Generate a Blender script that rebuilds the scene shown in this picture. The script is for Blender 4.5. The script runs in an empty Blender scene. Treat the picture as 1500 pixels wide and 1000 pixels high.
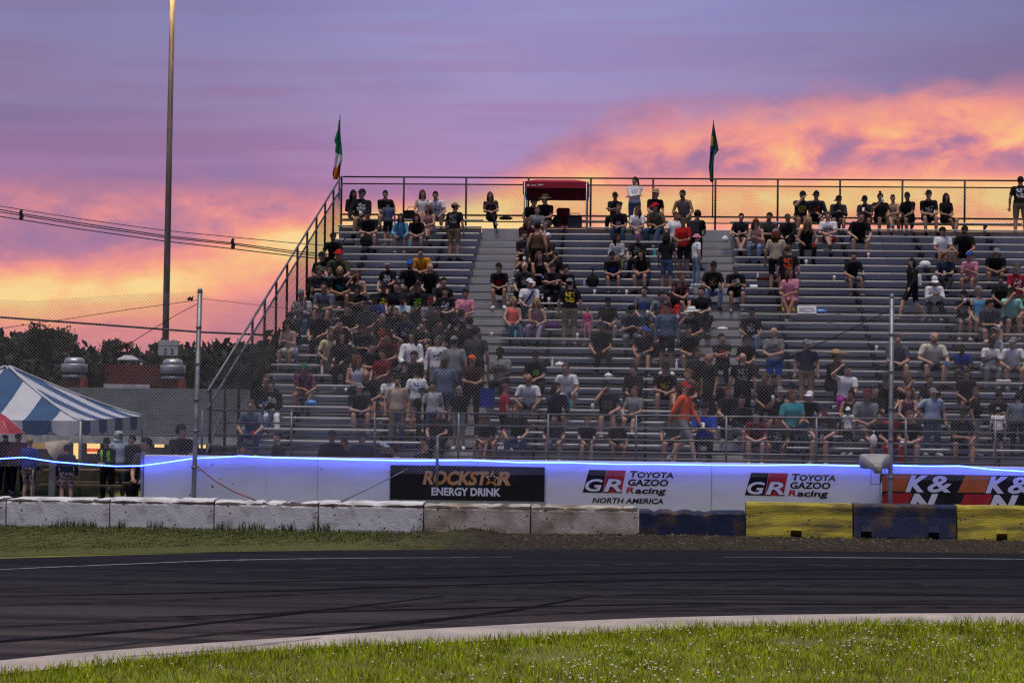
import bpy, bmesh, math, random
import numpy as np
from mathutils import Vector, Matrix, Euler
rnd = random.Random(7)
R = math.radians
scene = bpy.context.scene
col = scene.collection

# ------------------------------------------------------------------ camera
W0, H0, F0 = 1500.0, 1000.0, 3200.0
CAM = Vector((0, 0, 2.8))
YAW, PITCH, ROLL = math.atan(200 / F0), math.atan(45 / F0), R(0.66)
cd = bpy.data.cameras.new('camera')
cam = bpy.data.objects.new('camera', cd)
col.objects.link(cam)
cd.sensor_width = 36.0
cd.lens = 36.0 * F0 / W0
cd.clip_start, cd.clip_end = 0.5, 3000
CR = Matrix.Rotation(YAW, 3, 'Z') @ Matrix.Rotation(math.pi / 2 + PITCH, 3, 'X') @ Matrix.Rotation(ROLL, 3, 'Z')
cam.matrix_world = Matrix.Translation(CAM) @ CR.to_4x4()
scene.camera = cam
CRT = CR.transposed()

def proj(p):
    q = CRT @ (Vector(p) - CAM)
    return (W0 / 2 + F0 * q.x / -q.z, H0 / 2 - F0 * q.y / -q.z)
def ray(x, y):
    return CR @ Vector(((x - W0 / 2) / F0, -(y - H0 / 2) / F0, -1))
def onY(x, y, Y):
    d = ray(x, y)
    return CAM + d * (Y / d.y)
def onZ(x, y, z=0.0):
    d = ray(x, y)
    return CAM + d * ((z - 2.8) / d.z)

# ------------------------------------------------------------------ sky, light, exposure
def lin(c):
    return tuple((v / 255 / 12.92 if v / 255 <= .04045 else ((v / 255 + .055) / 1.055) ** 2.4) for v in c)
def lin4(c):
    return lin(c) + (1.0,)
world = bpy.data.worlds.new('World')
scene.world = world
world.use_nodes = True
wt = world.node_tree
wt.nodes.clear()
def N(t, tree=None, **kw):
    n = (tree or wt).nodes.new(t)
    for k, v in kw.items():
        setattr(n, k, v)
    return n
def mth(op, a, b=None, c=None, clamp=False, tree=None):
    tr = tree or wt
    n = tr.nodes.new('ShaderNodeMath')
    n.operation = op
    n.use_clamp = clamp
    for i, v in enumerate((a, b, c)):
        if v is None:
            continue
        if isinstance(v, (int, float)):
            n.inputs[i].default_value = v
        else:
            tr.links.new(v, n.inputs[i])
    return n.outputs[0]
def ramp(fac, stops, tree=None, interp='LINEAR'):
    tr = tree or wt
    n = tr.nodes.new('ShaderNodeValToRGB')
    n.color_ramp.interpolation = interp
    e = n.color_ramp.elements
    while len(e) < len(stops):
        e.new(0.5)
    for el, (p, c) in zip(e, stops):
        el.position = p
        el.color = c if len(c) == 4 else tuple(c) + (1,)
    tr.links.new(fac, n.inputs[0])
    return n.outputs[0]
def mixc(f, a, b, tree=None, blend='MIX'):
    tr = tree or wt
    n = tr.nodes.new('ShaderNodeMix')
    n.data_type = 'RGBA'
    n.blend_type = blend
    for s, v in (('Factor', f), ('A', a), ('B', b)):
        i = [q for q in n.inputs if q.name == s and q.type == ('VALUE' if s == 'Factor' else 'RGBA')][0]
        if isinstance(v, (int, float, tuple)):
            i.default_value = v if not isinstance(v, tuple) or len(v) == 4 else v + (1,)
        else:
            tr.links.new(v, i)
    return [o for o in n.outputs if o.type == 'RGBA'][0]
def smooth(v, a, b, t0=0.0, t1=1.0):
    n = wt.nodes.new('ShaderNodeMapRange')
    n.interpolation_type = 'SMOOTHSTEP'
    wt.links.new(v, n.inputs[0])
    for i, q in enumerate((a, b, t0, t1)):
        n.inputs[1 + i].default_value = q
    return n.outputs[0]
def curve(v, lo, hi, pts):
    """piecewise height along the azimuth: pts are (azimuth, value 0..1)"""
    m = wt.nodes.new('ShaderNodeMapRange')
    wt.links.new(v, m.inputs[0])
    m.inputs[1].default_value, m.inputs[2].default_value = lo, hi
    n = ramp(m.outputs[0], [((a - lo) / (hi - lo), (h, h, h, 1)) for a, h in pts], interp='B_SPLINE')
    s = wt.nodes.new('ShaderNodeSeparateColor')
    wt.links.new(n, s.inputs[0])
    return s.outputs[0]
tc = N('ShaderNodeTexCoord')
sp = N('ShaderNodeSeparateXYZ')
wt.links.new(tc.outputs['Generated'], sp.inputs[0])
dx, dy, dz = sp.outputs
az = mth('MULTIPLY', mth('ARCTAN2', dx, dy), 57.2958)      # degrees, 0 = straight over the stand
el = mth('MULTIPLY', mth('ARCSINE', dz), 57.2958)
def noise(sx, sy, detail=6.0, rough=.55, off=0.0, dist=0.0):
    cb = N('ShaderNodeCombineXYZ')
    wt.links.new(mth('MULTIPLY', az, sx), cb.inputs[0])
    wt.links.new(mth('MULTIPLY', mth('ADD', el, mth('MULTIPLY', az, -.02)), sy), cb.inputs[1])
    cb.inputs[2].default_value = off
    n = N('ShaderNodeTexNoise')
    n.inputs['Scale'].default_value = 1.0
    n.inputs['Detail'].default_value = detail
    n.inputs['Roughness'].default_value = rough
    n.inputs['Distortion'].default_value = dist
    wt.links.new(cb.outputs[0], n.inputs['Vector'])
    return n.outputs[0]
n_big = noise(.16, .55, 3.0, .5, 3.1)
n_mid = noise(.50, .95, 8.0, .56, 8.7, .30)
n_fine = noise(1.35, 2.0, 6.0, .55, 1.3, .3)
n_streak = noise(.07, 1.3, 4.0, .5, 5.5)
# height (deg) of the lit cloud bank's upper edge, along the azimuth
top = mth('MULTIPLY', curve(az, -40, 34, [(-40, .36), (-20, .45), (-12, .475), (-9, .46), (-6.2, .43), (-4.2, .47), (-2.4, .62),
      (0, .69), (3, .705), (6.5, .725), (10, .78), (34, .50)]), 10.0)
tw = mth('ADD', mth('DIVIDE', el, top), mth('MULTIPLY', mth('SUBTRACT', n_mid, .5), .32))
inside = smooth(tw, 1.08, .90)
# the yellow glow band
bandc = mth('MULTIPLY', curve(az, -40, 34, [(-40, .12), (-17, .19), (-13, .205), (-11, .26), (-8, .36), (-4, .42), (0, .46), (5, .465), (12, .47), (34, .25)]), 10.0)
gd = mth('DIVIDE', mth('SUBTRACT', el, bandc), .80)
glow = mth('POWER', 2.718, mth('MULTIPLY', mth('MULTIPLY', gd, gd), -1.0))
low = smooth(el, 2.0, .6)
edge = mth('POWER', 2.718, mth('MULTIPLY', mth('POWER', mth('ABSOLUTE', mth('DIVIDE', mth('SUBTRACT', tw, .89), .095)), 2.0), -1.0))
edge = mth('MULTIPLY', edge, smooth(az, -3, 5))
idx = mth('ADD', mth('MULTIPLY', mth('SUBTRACT', n_mid, .5), 1.10), mth('MULTIPLY', mth('SUBTRACT', n_fine, .5), .45))
idx = mth('MULTIPLY', idx, smooth(el, 1.0, 4.2, .5, 1.0))
idx = mth('ADD', idx, mth('MULTIPLY', glow, .62))
idx = mth('ADD', idx, mth('MULTIPLY', edge, .34))
low2 = smooth(el, 4.2, 3.2)
idx = mth('ADD', idx, mth('MULTIPLY', mth('MULTIPLY', low2, smooth(az, -9, -5)), .36))
idx = mth('ADD', idx, mth('MULTIPLY', low, .10))
mv1 = mth('POWER', 2.718, mth('MULTIPLY', mth('POWER', mth('ABSOLUTE', mth('DIVIDE', mth('SUBTRACT', tw, .745), .065)), 2.0), -1.0))
idx = mth('ADD', idx, mth('MULTIPLY', mth('MULTIPLY', mv1, smooth(az, -5, 2)), -.24))
mv2 = mth('POWER', 2.718, mth('MULTIPLY', mth('POWER', mth('ABSOLUTE', mth('DIVIDE', mth('SUBTRACT', el, 3.45), .45)), 2.0), -1.0))
idx = mth('ADD', idx, mth('MULTIPLY', mth('MULTIPLY', mv2, smooth(az, -10, -13)), -.22))
idx = mth('ADD', idx, mth('MULTIPLY', mth('SUBTRACT', n_streak, .5), .45))
idx = mth('ADD', idx, .31, clamp=True)
lit = ramp(idx, [(0.0, lin4((154, 114, 158))), (.24, lin4((186, 124, 152))), (.44, lin4((228, 140, 144))),
                 (.62, lin4((250, 160, 136))), (.82, lin4((255, 190, 130))), (1.0, lin4((255, 220, 144)))])
upper = ramp(mth('DIVIDE', el, 90.0), [(0.0, lin4((202, 126, 158))), (.048, lin4((176, 127, 168))), (.070, lin4((154, 132, 175))), (.105, lin4((138, 138, 186))),
             (.20, lin4((118, 138, 192))), (.50, lin4((92, 124, 190))), (1.0, lin4((84, 118, 188)))])
pk = mth('MULTIPLY', smooth(mth('ADD', n_streak, mth('MULTIPLY', n_big, .35)), .60, .80), smooth(el, 14, 6, 0, .45))
upper = mixc(pk, upper, lin4((146, 110, 152)))
upper = mixc(mth('MULTIPLY', smooth(n_big, .45, .72), .35), upper, lin4((126, 128, 180)))
lum = curve(az, -180, 180, [(-180, .40), (-40, .42), (-16, .44), (-10, .48), (-4.5, .64), (1, .57), (6, .46), (12, .36), (34, .38), (180, .40)])
upper = mixc(1.0, upper, mixc(mth('MULTIPLY', lum, 1.0), (0, 0, 0, 1), (2.0, 1.96, 1.96, 1)), blend='MULTIPLY')
sunset = smooth(mth('ABSOLUTE', az), 95, 28)
lit = mixc(.12, lit, lin4((196, 152, 164)))
skyc = mixc(mth('MULTIPLY', inside, sunset), upper, lit)
below = smooth(el, .02, -.6)
skyc = mixc(below, skyc, (.04, .035, .05, 1))
bg = N('ShaderNodeBackground')
bg.inputs['Strength'].default_value = 1.0
wt.links.new(skyc, bg.inputs['Color'])
wo = N('ShaderNodeOutputWorld')
wt.links.new(bg.outputs[0], wo.inputs[0])
world.cycles.sampling_method = 'MANUAL'
world.cycles.sample_map_resolution = 1024

sl_ = bpy.data.lights.new('unseen_floods', 'SUN')  # added broad lamp standing in for unseen warm track floodlights behind the camera
sl_.energy = 3.1
sl_.angle = R(30)
sl_.color = (1.0, .87, .70)
unseen_floods = bpy.data.objects.new('unseen_floods', sl_)
col.objects.link(unseen_floods)
unseen_floods.rotation_euler = Vector((.06, .20, -.975)).to_track_quat('-Z', 'Y').to_euler()
scene.view_settings.view_transform = 'Standard'
scene.view_settings.look = 'None'
scene.view_settings.exposure = 0.0
scene.view_settings.gamma = 1.0
scene.view_settings.use_curve_mapping = False
scene.render.engine = 'CYCLES'
cy = scene.cycles
cy.use_denoising = True
cy.denoiser = 'OPENIMAGEDENOISE'
cy.denoising_prefilter = 'ACCURATE'
cy.max_bounces = 5
cy.diffuse_bounces = 3
cy.glossy_bounces = 2
cy.transmission_bounces = 2
cy.transparent_max_bounces = 6
cy.caustics_reflective = cy.caustics_refractive = False
cy.pixel_filter_type = 'BLACKMAN_HARRIS'
cy.filter_width = 1.3

# ------------------------------------------------------------------ materials
MATS = {}
def pmat(name, colr, rough=.8, var=.15, scale=6.0, bump=0.0, bscale=40.0, metal=0.0, col2=None, spec=.3, detail=5.0, stretch=None, lo=.35, hi=.65, coords='Object', emit=None):
    """procedural material: base colour broken up by noise, optional second colour in patches, optional relief"""
    if name in MATS:
        return MATS[name]
    m = bpy.data.materials.new(name)
    m.use_nodes = True
    t = m.node_tree
    b = t.nodes['Principled BSDF']
    b.inputs['Roughness'].default_value = rough
    b.inputs['Metallic'].default_value = metal
    b.inputs['Specular IOR Level'].default_value = spec
    tcn = t.nodes.new('ShaderNodeTexCoord')
    vec = tcn.outputs[coords]
    if stretch:
        mp = t.nodes.new('ShaderNodeMapping')
        mp.inputs['Scale'].default_value = stretch
        t.links.new(vec, mp.inputs[0])
        vec = mp.outputs[0]
    n = t.nodes.new('ShaderNodeTexNoise')
    n.inputs['Scale'].default_value = scale
    n.inputs['Detail'].default_value = detail
    t.links.new(vec, n.inputs['Vector'])
    c2 = col2 if col2 else tuple(max(0, c * (1 - 2 * var)) for c in colr)
    c1 = colr if col2 else tuple(min(.95, c * (1 + var)) for c in colr)
    o = ramp(n.outputs[0], [(lo, tuple(c2) + (1,)), (hi, tuple(c1) + (1,))], tree=t)
    t.links.new(o, b.inputs['Base Color'])
    if bump:
        n2 = t.nodes.new('ShaderNodeTexNoise')
        n2.inputs['Scale'].default_value = bscale
        n2.inputs['Detail'].default_value = 4
        t.links.new(vec, n2.inputs['Vector'])
        bp = t.nodes.new('ShaderNodeBump')
        bp.inputs['Strength'].default_value = bump
        bp.inputs['Distance'].default_value = .02
        t.links.new(n2.outputs[0], bp.inputs['Height'])
        t.links.new(bp.outputs[0], b.inputs['Normal'])
    if emit:
        b.inputs['Emission Color'].default_value = tuple(emit[:3]) + (1,)
        b.inputs['Emission Strength'].default_value = emit[3]
    MATS[name] = m
    return m

# ------------------------------------------------------------------ mesh helpers
class MB:
    def __init__(s):
        s.v, s.f, s.sm, s.mi = [], [], [], []
    def add(s, vs, fs, smooth=False, mi=0):
        o = len(s.v)
        s.v += [tuple(v) for v in vs]
        s.f += [tuple(i + o for i in f) for f in fs]
        s.sm += [smooth] * len(fs)
        s.mi += [mi] * len(fs)
        return s
    def box(s, a, b, mi=0):
        (x0, y0, z0), (x1, y1, z1) = a, b
        vs = [(x0, y0, z0), (x1, y0, z0), (x1, y1, z0), (x0, y1, z0), (x0, y0, z1), (x1, y0, z1), (x1, y1, z1), (x0, y1, z1)]
        return s.add(vs, [(0, 3, 2, 1), (4, 5, 6, 7), (0, 1, 5, 4), (1, 2, 6, 5), (2, 3, 7, 6), (3, 0, 4, 7)], mi=mi)
    def bbox(s, a, b, e=.01, mi=0):
        """box with chamfered vertical and top edges"""
        (x0, y0, z0), (x1, y1, z1) = a, b
        def ring(i, z):
            return [(x0 + e + i, y0 + i, z), (x1 - e - i, y0 + i, z), (x1 - i, y0 + e + i, z), (x1 - i, y1 - e - i, z), (x1 - e - i, y1 - i, z), (x0 + e + i, y1 - i, z), (x0 + i, y1 - e - i, z), (x0 + i, y0 + e + i, z)]
        vs = ring(0, z0) + ring(0, z1 - e) + ring(e * .8, z1)
        fs = [(7, 6, 5, 4, 3, 2, 1, 0), tuple(range(16, 24))]
        for k in (0, 8):
            fs += [(k + j, k + (j + 1) % 8, k + 8 + (j + 1) % 8, k + 8 + j) for j in range(8)]
        return s.add(vs, fs, mi=mi)
    def tube(s, pts, r, n=6, smooth=True, caps=True, mi=0):
        pts = [Vector(p) for p in pts]
        rs = r if isinstance(r, (list, tuple)) else [r] * len(pts)
        vs, fs = [], []
        for i, p in enumerate(pts):
            d = (pts[min(i + 1, len(pts) - 1)] - pts[max(i - 1, 0)]).normalized()
            u = d.cross(Vector((0, 0, 1)))
            if u.length < 1e-3:
                u = Vector((1, 0, 0))
            u.normalize()
            w = d.cross(u)
            for k in range(n):
                a = 2 * math.pi * k / n
                vs.append(p + (u * math.cos(a) + w * math.sin(a)) * rs[i])
        for i in range(len(pts) - 1):
            for k in range(n):
                fs.append((i * n + k, i * n + (k + 1) % n, (i + 1) * n + (k + 1) % n, (i + 1) * n + k))
        if caps:
            fs += [tuple(range(n))[::-1], tuple(range((len(pts) - 1) * n, len(pts) * n))]
        return s.add(vs, fs, smooth, mi)
    def lathe(s, prof, c=(0, 0, 0), n=16, smooth=True, sx=1.0, sy=1.0, mi=0):
        vs, fs = [], []
        for r, z in prof:
            for k in range(n):
                a = 2 * math.pi * k / n
                vs.append((c[0] + r * math.cos(a) * sx, c[1] + r * math.sin(a) * sy, c[2] + z))
        for i in range(len(prof) - 1):
            fs += [(i * n + k, i * n + (k + 1) % n, (i + 1) * n + (k + 1) % n, (i + 1) * n + k) for k in range(n)]
        fs += [tuple(range(n))[::-1], tuple(range((len(prof) - 1) * n, len(prof) * n))]
        return s.add(vs, fs, smooth, mi)
    def ball(s, c, r, nu=10, nv=7, mi=0):
        rx, ry, rz = r if isinstance(r, (tuple, list)) else (r, r, r)
        prof = [(max(1e-4, math.sin(math.pi * i / nv)), -math.cos(math.pi * i / nv)) for i in range(nv + 1)]
        vs, fs = [], []
        for q, z in prof:
            for k in range(nu):
                a = 2 * math.pi * k / nu
                vs.append((c[0] + q * math.cos(a) * rx, c[1] + q * math.sin(a) * ry, c[2] + z * rz))
        for i in range(nv):
            fs += [(i * nu + k, i * nu + (k + 1) % nu, (i + 1) * nu + (k + 1) % nu, (i + 1) * nu + k) for k in range(nu)]
        return s.add(vs, fs, True, mi)
    def prism(s, poly, y0, y1, mi=0):
        """outline in x,z given thickness along y (counter-clockwise seen from -y)"""
        n = len(poly)
        vs = [(x, y0, z) for x, z in poly] + [(x, y1, z) for x, z in poly]
        fs = [tuple(range(n)), tuple(range(2 * n - 1, n - 1, -1))] + [(i + n, (i + 1) % n + n, (i + 1) % n, i) for i in range(n)]
        return s.add(vs, fs, mi=mi)
    def mesh(s, name, mats):
        used = sorted({i for f in s.f for i in f})
        if len(used) < len(s.v):
            mp = {o: k for k, o in enumerate(used)}
            s.v = [s.v[i] for i in used]; s.f = [tuple(mp[i] for i in f) for f in s.f]
        me = bpy.data.meshes.new(name)
        me.from_pydata(s.v, [], s.f)
        me.polygons.foreach_set('use_smooth', s.sm)
        me.polygons.foreach_set('material_index', s.mi)
        for m in (mats if isinstance(mats, (list, tuple)) else [mats]):
            me.materials.append(m)
        me.update()
        return me
    def build(s, name, mats, parent=None, loc=(0, 0, 0)):
        return link(name, s.mesh(name, mats), parent, loc)
def link(name, me, parent=None, loc=(0, 0, 0), rot=(0, 0, 0)):
    o = bpy.data.objects.new(name, me)
    o.location = loc
    o.rotation_euler = rot
    if parent:
        o.parent = parent
    col.objects.link(o)
    return o
def empty(name, loc=(0, 0, 0), rot=(0, 0, 0), parent=None):
    return link(name, None, parent, loc, rot)
def tag(o, label=None, cat=None, group=None, kind=None):
    for k, v in (('label', label), ('category', cat), ('group', group), ('kind', kind)):
        if v:
            o[k] = v
    return o
def grid_mesh(name, verts, faces, mats, smooth=False):
    me = bpy.data.meshes.new(name)
    me.vertices.add(len(verts))
    me.vertices.foreach_set('co', np.asarray(verts, np.float32).ravel())
    fl = np.asarray(faces, np.int32)
    k = fl.shape[1]
    me.loops.add(fl.size)
    me.loops.foreach_set('vertex_index', fl.ravel())
    me.polygons.add(len(fl))
    me.polygons.foreach_set('loop_start', np.arange(0, fl.size, k, dtype=np.int32))
    me.polygons.foreach_set('loop_total', np.full(len(fl), k, np.int32))
    me.polygons.foreach_set('use_smooth', np.full(len(fl), smooth))
    for m in (mats if isinstance(mats, (list, tuple)) else [mats]):
        me.materials.append(m)
    me.update(calc_edges=True)
    return me
def text_mesh(s, w, h, shear=0.0, bold=0.0, depth=.004):
    """lettering as geometry, fitted to w x h metres; lies in the x,z plane facing -y, lower left corner at the origin"""
    cu = bpy.data.curves.new('lettering', 'FONT')
    cu.body = s
    cu.shear = shear
    cu.offset = bold
    cu.resolution_u = 3
    o = bpy.data.objects.new('lettering', cu)
    col.objects.link(o)
    dg = bpy.context.evaluated_depsgraph_get()
    me = bpy.data.meshes.new_from_object(o.evaluated_get(dg))
    bpy.data.objects.remove(o)
    co = np.empty(len(me.vertices) * 3, np.float32)
    me.vertices.foreach_get('co', co)
    co = co.reshape(-1, 3)
    lo, hi = co.min(0), co.max(0)
    out = np.zeros_like(co)
    out[:, 0] = (co[:, 0] - lo[0]) / (hi[0] - lo[0]) * w
    out[:, 2] = (co[:, 1] - lo[1]) / (hi[1] - lo[1]) * h
    faces = [tuple(p.vertices) for p in me.polygons]
    bm = bmesh.new()
    bv = [bm.verts.new(v) for v in out]
    for f in faces:
        try:
            bm.faces.new([bv[i] for i in f])
        except ValueError:
            pass
    bm.normal_update()
    if bm.faces and sum(f.normal.y * f.calc_area() for f in bm.faces) > 0:
        bmesh.ops.reverse_faces(bm, faces=bm.faces[:])
    ext = bmesh.ops.extrude_face_region(bm, geom=bm.faces[:])
    bmesh.ops.translate(bm, vec=(0, -depth, 0), verts=[g for g in ext['geom'] if isinstance(g, bmesh.types.BMVert)])
    me2 = bpy.data.meshes.new('lettering')
    bm.to_mesh(me2)
    bm.free()
    bpy.data.meshes.remove(me)
    return me2

# ------------------------------------------------------------------ key planes (metres)
YB, YF, YW = 37.3, 41.75, 42.0          # barrier face, fence, white wall face
YR, Y0, P, RZ, Z0, NR = 47.2, 48.5, .66, .2467, .78, 26   # front rail, first row, tread depth, rise, first tread, rows
XL, XR = -9.3, 16.0
WALK = .785
SECT = [(XL, -5.0), (-3.8, 1.2), (2.4, 11.0), (12.2, XR)]
def rowY(i): return Y0 + P * i
def rowZ(i): return Z0 + RZ * i
def gz(Y):
    """ground level behind the track"""
    pts = [(-500, 0), (39.5, 0), (41.4, -.15), (52, -.15), (62, -1.7), (120, -2.4), (2500, -3)]
    for (a, za), (b, zb) in zip(pts, pts[1:]):
        if Y <= b:
            return za + (zb - za) * (Y - a) / (b - a)
    return -3

# ------------------------------------------------------------------ ground, track, verge
M_ground = pmat('ground_soil', (.17, .20, .02), .95, col2=(.11, .10, .03), scale=.7, bump=.4, bscale=20)
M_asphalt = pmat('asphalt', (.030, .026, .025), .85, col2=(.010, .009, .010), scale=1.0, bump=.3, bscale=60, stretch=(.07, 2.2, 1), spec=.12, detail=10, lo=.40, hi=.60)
_t = M_asphalt.node_tree; _b = _t.nodes['Principled BSDF']; _s = _b.inputs['Base Color'].links[0].from_socket   # base colour turns darker and bluer towards the far edge
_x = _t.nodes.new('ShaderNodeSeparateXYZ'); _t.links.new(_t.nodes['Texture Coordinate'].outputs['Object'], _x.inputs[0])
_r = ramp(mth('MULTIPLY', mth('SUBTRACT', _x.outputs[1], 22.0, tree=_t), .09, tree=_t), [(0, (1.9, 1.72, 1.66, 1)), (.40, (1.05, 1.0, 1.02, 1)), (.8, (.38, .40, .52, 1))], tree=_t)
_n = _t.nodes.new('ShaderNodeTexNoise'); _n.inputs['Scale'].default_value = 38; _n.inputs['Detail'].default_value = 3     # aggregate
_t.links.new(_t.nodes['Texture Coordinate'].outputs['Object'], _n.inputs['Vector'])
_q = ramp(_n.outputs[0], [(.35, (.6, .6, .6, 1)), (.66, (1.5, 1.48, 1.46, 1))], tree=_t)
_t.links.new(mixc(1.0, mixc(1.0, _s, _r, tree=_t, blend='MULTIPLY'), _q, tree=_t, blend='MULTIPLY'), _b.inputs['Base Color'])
M_apron = pmat('apron_concrete', (.44, .38, .33), .85, col2=(.30, .26, .235), scale=1.6, bump=.2, bscale=60, detail=9)
M_line = pmat('worn_white_line', (.42, .42, .46), .7, col2=(.10, .10, .11), scale=3.0, stretch=(.6, 6, 1), detail=8)
M_tyre = pmat('tyre_rubber_mark', (.007, .0065, .007), .95, spec=.05, var=.3, scale=5, detail=6)
xs = [-500, -300]
def sheet(name, xs, lo, hi, mats, z):
    """a sheet lying on the ground between two edge lines given as (x, y) picks"""
    v, f = [], []
    for x in xs:
        a = np.interp(x, *zip(*lo)); b = np.interp(x, *zip(*hi))
        p, q = onZ(x, a), onZ(x, b)
        for k in range(5):
            t = k / 4
            v.append((p.x + (q.x - p.x) * t, p.y + (q.y - p.y) * t, z))
    for i in range(len(xs) - 1):
        for k in range(4):
            f.append((i * 5 + k, (i + 1) * 5 + k, (i + 1) * 5 + k + 1, i * 5 + k + 1))
    m = MB().add(v, f)
    return tag(m.build(name, mats), kind='structure')
def smoothpts(pts):
    x = np.arange(pts[0][0], pts[-1][0] + 1, 25.0)
    y = np.interp(x, *zip(*pts))
    k = np.ones(9) / 9
    yp = np.pad(y, 4, mode='edge')
    yp[:4] = y[0] + (y[1] - y[0]) * np.arange(-4, 0); yp[-4:] = y[-1] + (y[-1] - y[-2]) * np.arange(1, 5)
    return list(zip(x, np.convolve(yp, k, 'valid')))
FAR = smoothpts([(-700, 850), (-300, 829), (0, 818), (200, 812), (450, 806), (750, 804), (1000, 805), (1250, 807), (1500, 811), (2200, 828)])
NEAR = smoothpts([(-700, 1060), (-300, 1005), (0, 967), (150, 954), (250, 946), (400, 936), (500, 929), (750, 915), (900, 907), (1075, 902), (1250, 899.5), (1500, 898), (2200, 905)])
APR = smoothpts([(-700, 1085), (-300, 1026), (0, 987), (150, 975), (250, 963), (450, 950), (600, 944), (750, 938), (900, 926), (1075, 918), (1250, 916), (1500, 916), (2200, 926)])
gx = [-400, -60, -30, -15, 0, 15, 30, 60, 400]
gys = [-60, 10, 17, 25, 33, 37, 39.5, 41.4, 52, 62, 120, 600, 2500]
m = MB()
m.add([(x, y, gz(y) - .004) for y in gys for x in gx], [(j * 9 + i, j * 9 + i + 1, (j + 1) * 9 + i + 1, (j + 1) * 9 + i) for j in range(len(gys) - 1) for i in range(8)])
tag(m.build('ground', M_ground), kind='structure')
XS = list(range(-700, 2201, 25))
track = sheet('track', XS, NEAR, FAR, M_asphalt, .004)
apron = sheet('apron', XS, APR, NEAR, M_apron, .010)
def decal(name, pts, w, mat, z, parent):
    """painted or rubbed strip on the asphalt"""
    c = [onZ(x, y) for x, y in pts]
    n = 40
    t = np.linspace(0, 1, len(c)); tt = np.linspace(0, 1, n)
    X = np.interp(tt, t, [p.x for p in c]); Y = np.interp(tt, t, [p.y for p in c])
    for _ in range(6):
        X[1:-1] = (X[:-2] + 2 * X[1:-1] + X[2:]) / 4; Y[1:-1] = (Y[:-2] + 2 * Y[1:-1] + Y[2:]) / 4
    v, f = [], []
    for i in range(n):
        ww = w * min(1, 3 * tt[i] + .25, 3 * (1 - tt[i]) + .25)
        v += [(X[i], Y[i] - ww / 2, z), (X[i], Y[i] + ww / 2, z)]
    f = [(2 * i, 2 * i + 2, 2 * i + 3, 2 * i + 1) for i in range(n - 1)]
    return MB().add(v, f).build(name, mat, parent)
decal('painted_line', [(-300, 852), (0, 834), (170, 827), (330, 820.5), (480, 818), (750, 816)], .07, M_line, .008, track)
decal('painted_line', [(1060, 816), (1250, 817), (1500, 819), (1700, 822)], .06, M_line, .008, track)
decal('tyre_mark', [(-100, 947), (0, 940), (225, 922), (450, 897), (650, 873)], .24, M_tyre, .008, track)
decal('tyre_mark', [(440, 931), (600, 913), (750, 895), (870, 873)], .30, M_tyre, .0085, track)
decal('tyre_mark', [(0, 874), (400, 866), (900, 850), (1500, 846)], .16, M_tyre, .008, track)
decal('tyre_mark', [(200, 905), (600, 893), (1000, 884), (1500, 886)], .12, M_tyre, .0088, track)
decal('tyre_mark', [(300, 855), (800, 842), (1300, 833), (1600, 835)], .14, M_tyre, .0084, track)
decal('tyre_mark', [(180, 963), (300, 955), (400, 943), (470, 935)], .12, pmat('faint_rubber', (.15, .14, .14), .8, col2=(.3, .28, .27), scale=4), .014, apron)
M_tyref = pmat('thin_rubber_mark', (.022, .020, .021), .95, var=.3, spec=.05, scale=3)
for pts_, w_ in (([(-150, 925), (300, 905), (700, 880), (1150, 862)], .35), ([(60, 958), (350, 925), (700, 903), (1000, 893)], .22), ([(500, 860), (900, 856), (1300, 856), (1700, 862)], .5), ([(-100, 890), (250, 880), (600, 862), (900, 846)], .3),
                 ([(700, 905), (1000, 888), (1300, 880), (1600, 880)], .2), ([(950, 896), (1200, 890), (1600, 889)], .25), ([(100, 845), (500, 832), (1000, 826), (1500, 830)], .4), ([(-50, 865), (300, 850), (700, 838), (1100, 836)], .25)):
    decal('tyre_mark', pts_, w_, M_tyref, .0062 + .0001 * w_, track)
decal('tyre_mark', [(900, 872), (1150, 870), (1500, 873)], .10, M_tyre, .0082, track)

# verge between track and barrier: short grass on the left, oily dirt on the right
mv = bpy.data.materials.new('verge_grass_and_dirt'); mv.use_nodes = True
t = mv.node_tree; b = t.nodes['Principled BSDF']; b.inputs['Roughness'].default_value = .95; b.inputs['Specular IOR Level'].default_value = .1
tcn = t.nodes.new('ShaderNodeTexCoord'); sx = t.nodes.new('ShaderNodeSeparateXYZ'); t.links.new(tcn.outputs['Object'], sx.inputs[0])
nn = t.nodes.new('ShaderNodeTexNoise'); nn.inputs['Scale'].default_value = 2.2; nn.inputs['Detail'].default_value = 8; t.links.new(tcn.outputs['Object'], nn.inputs[0])
n3 = t.nodes.new('ShaderNodeTexNoise'); n3.inputs['Scale'].default_value = 22; n3.inputs['Detail'].default_value = 4; t.links.new(tcn.outputs['Object'], n3.inputs[0])
g = mth('MULTIPLY', mth('ADD', sx.outputs[0], 4.5, tree=t), .55, tree=t)
g = mth('ADD', g, mth('MULTIPLY', mth('SUBTRACT', nn.outputs[0], .5, tree=t), 1.6, tree=t), tree=t, clamp=True)
grass_c = ramp(n3.outputs[0], [(.3, (.045, .055, .014, 1)), (.65, (.10, .10, .036, 1))], tree=t)
dirt_c = ramp(n3.outputs[0], [(.3, (.010, .008, .006, 1)), (.65, (.050, .040, .028, 1))], tree=t)
t.links.new(mixc(g, grass_c, dirt_c, tree=t), b.inputs['Base Color'])
bp = t.nodes.new('ShaderNodeBump'); bp.inputs['Strength'].default_value = .6; bp.inputs['Distance'].default_value = .03
t.links.new(n3.outputs[0], bp.inputs['Height']); t.links.new(bp.outputs[0], b.inputs['Normal'])
rs = np.random.RandomState(3)
nx, ny = 400, 26
V = []
hump = np.convolve(rs.rand(nx + 40), np.ones(9) / 9, 'same')[:nx]
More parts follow.
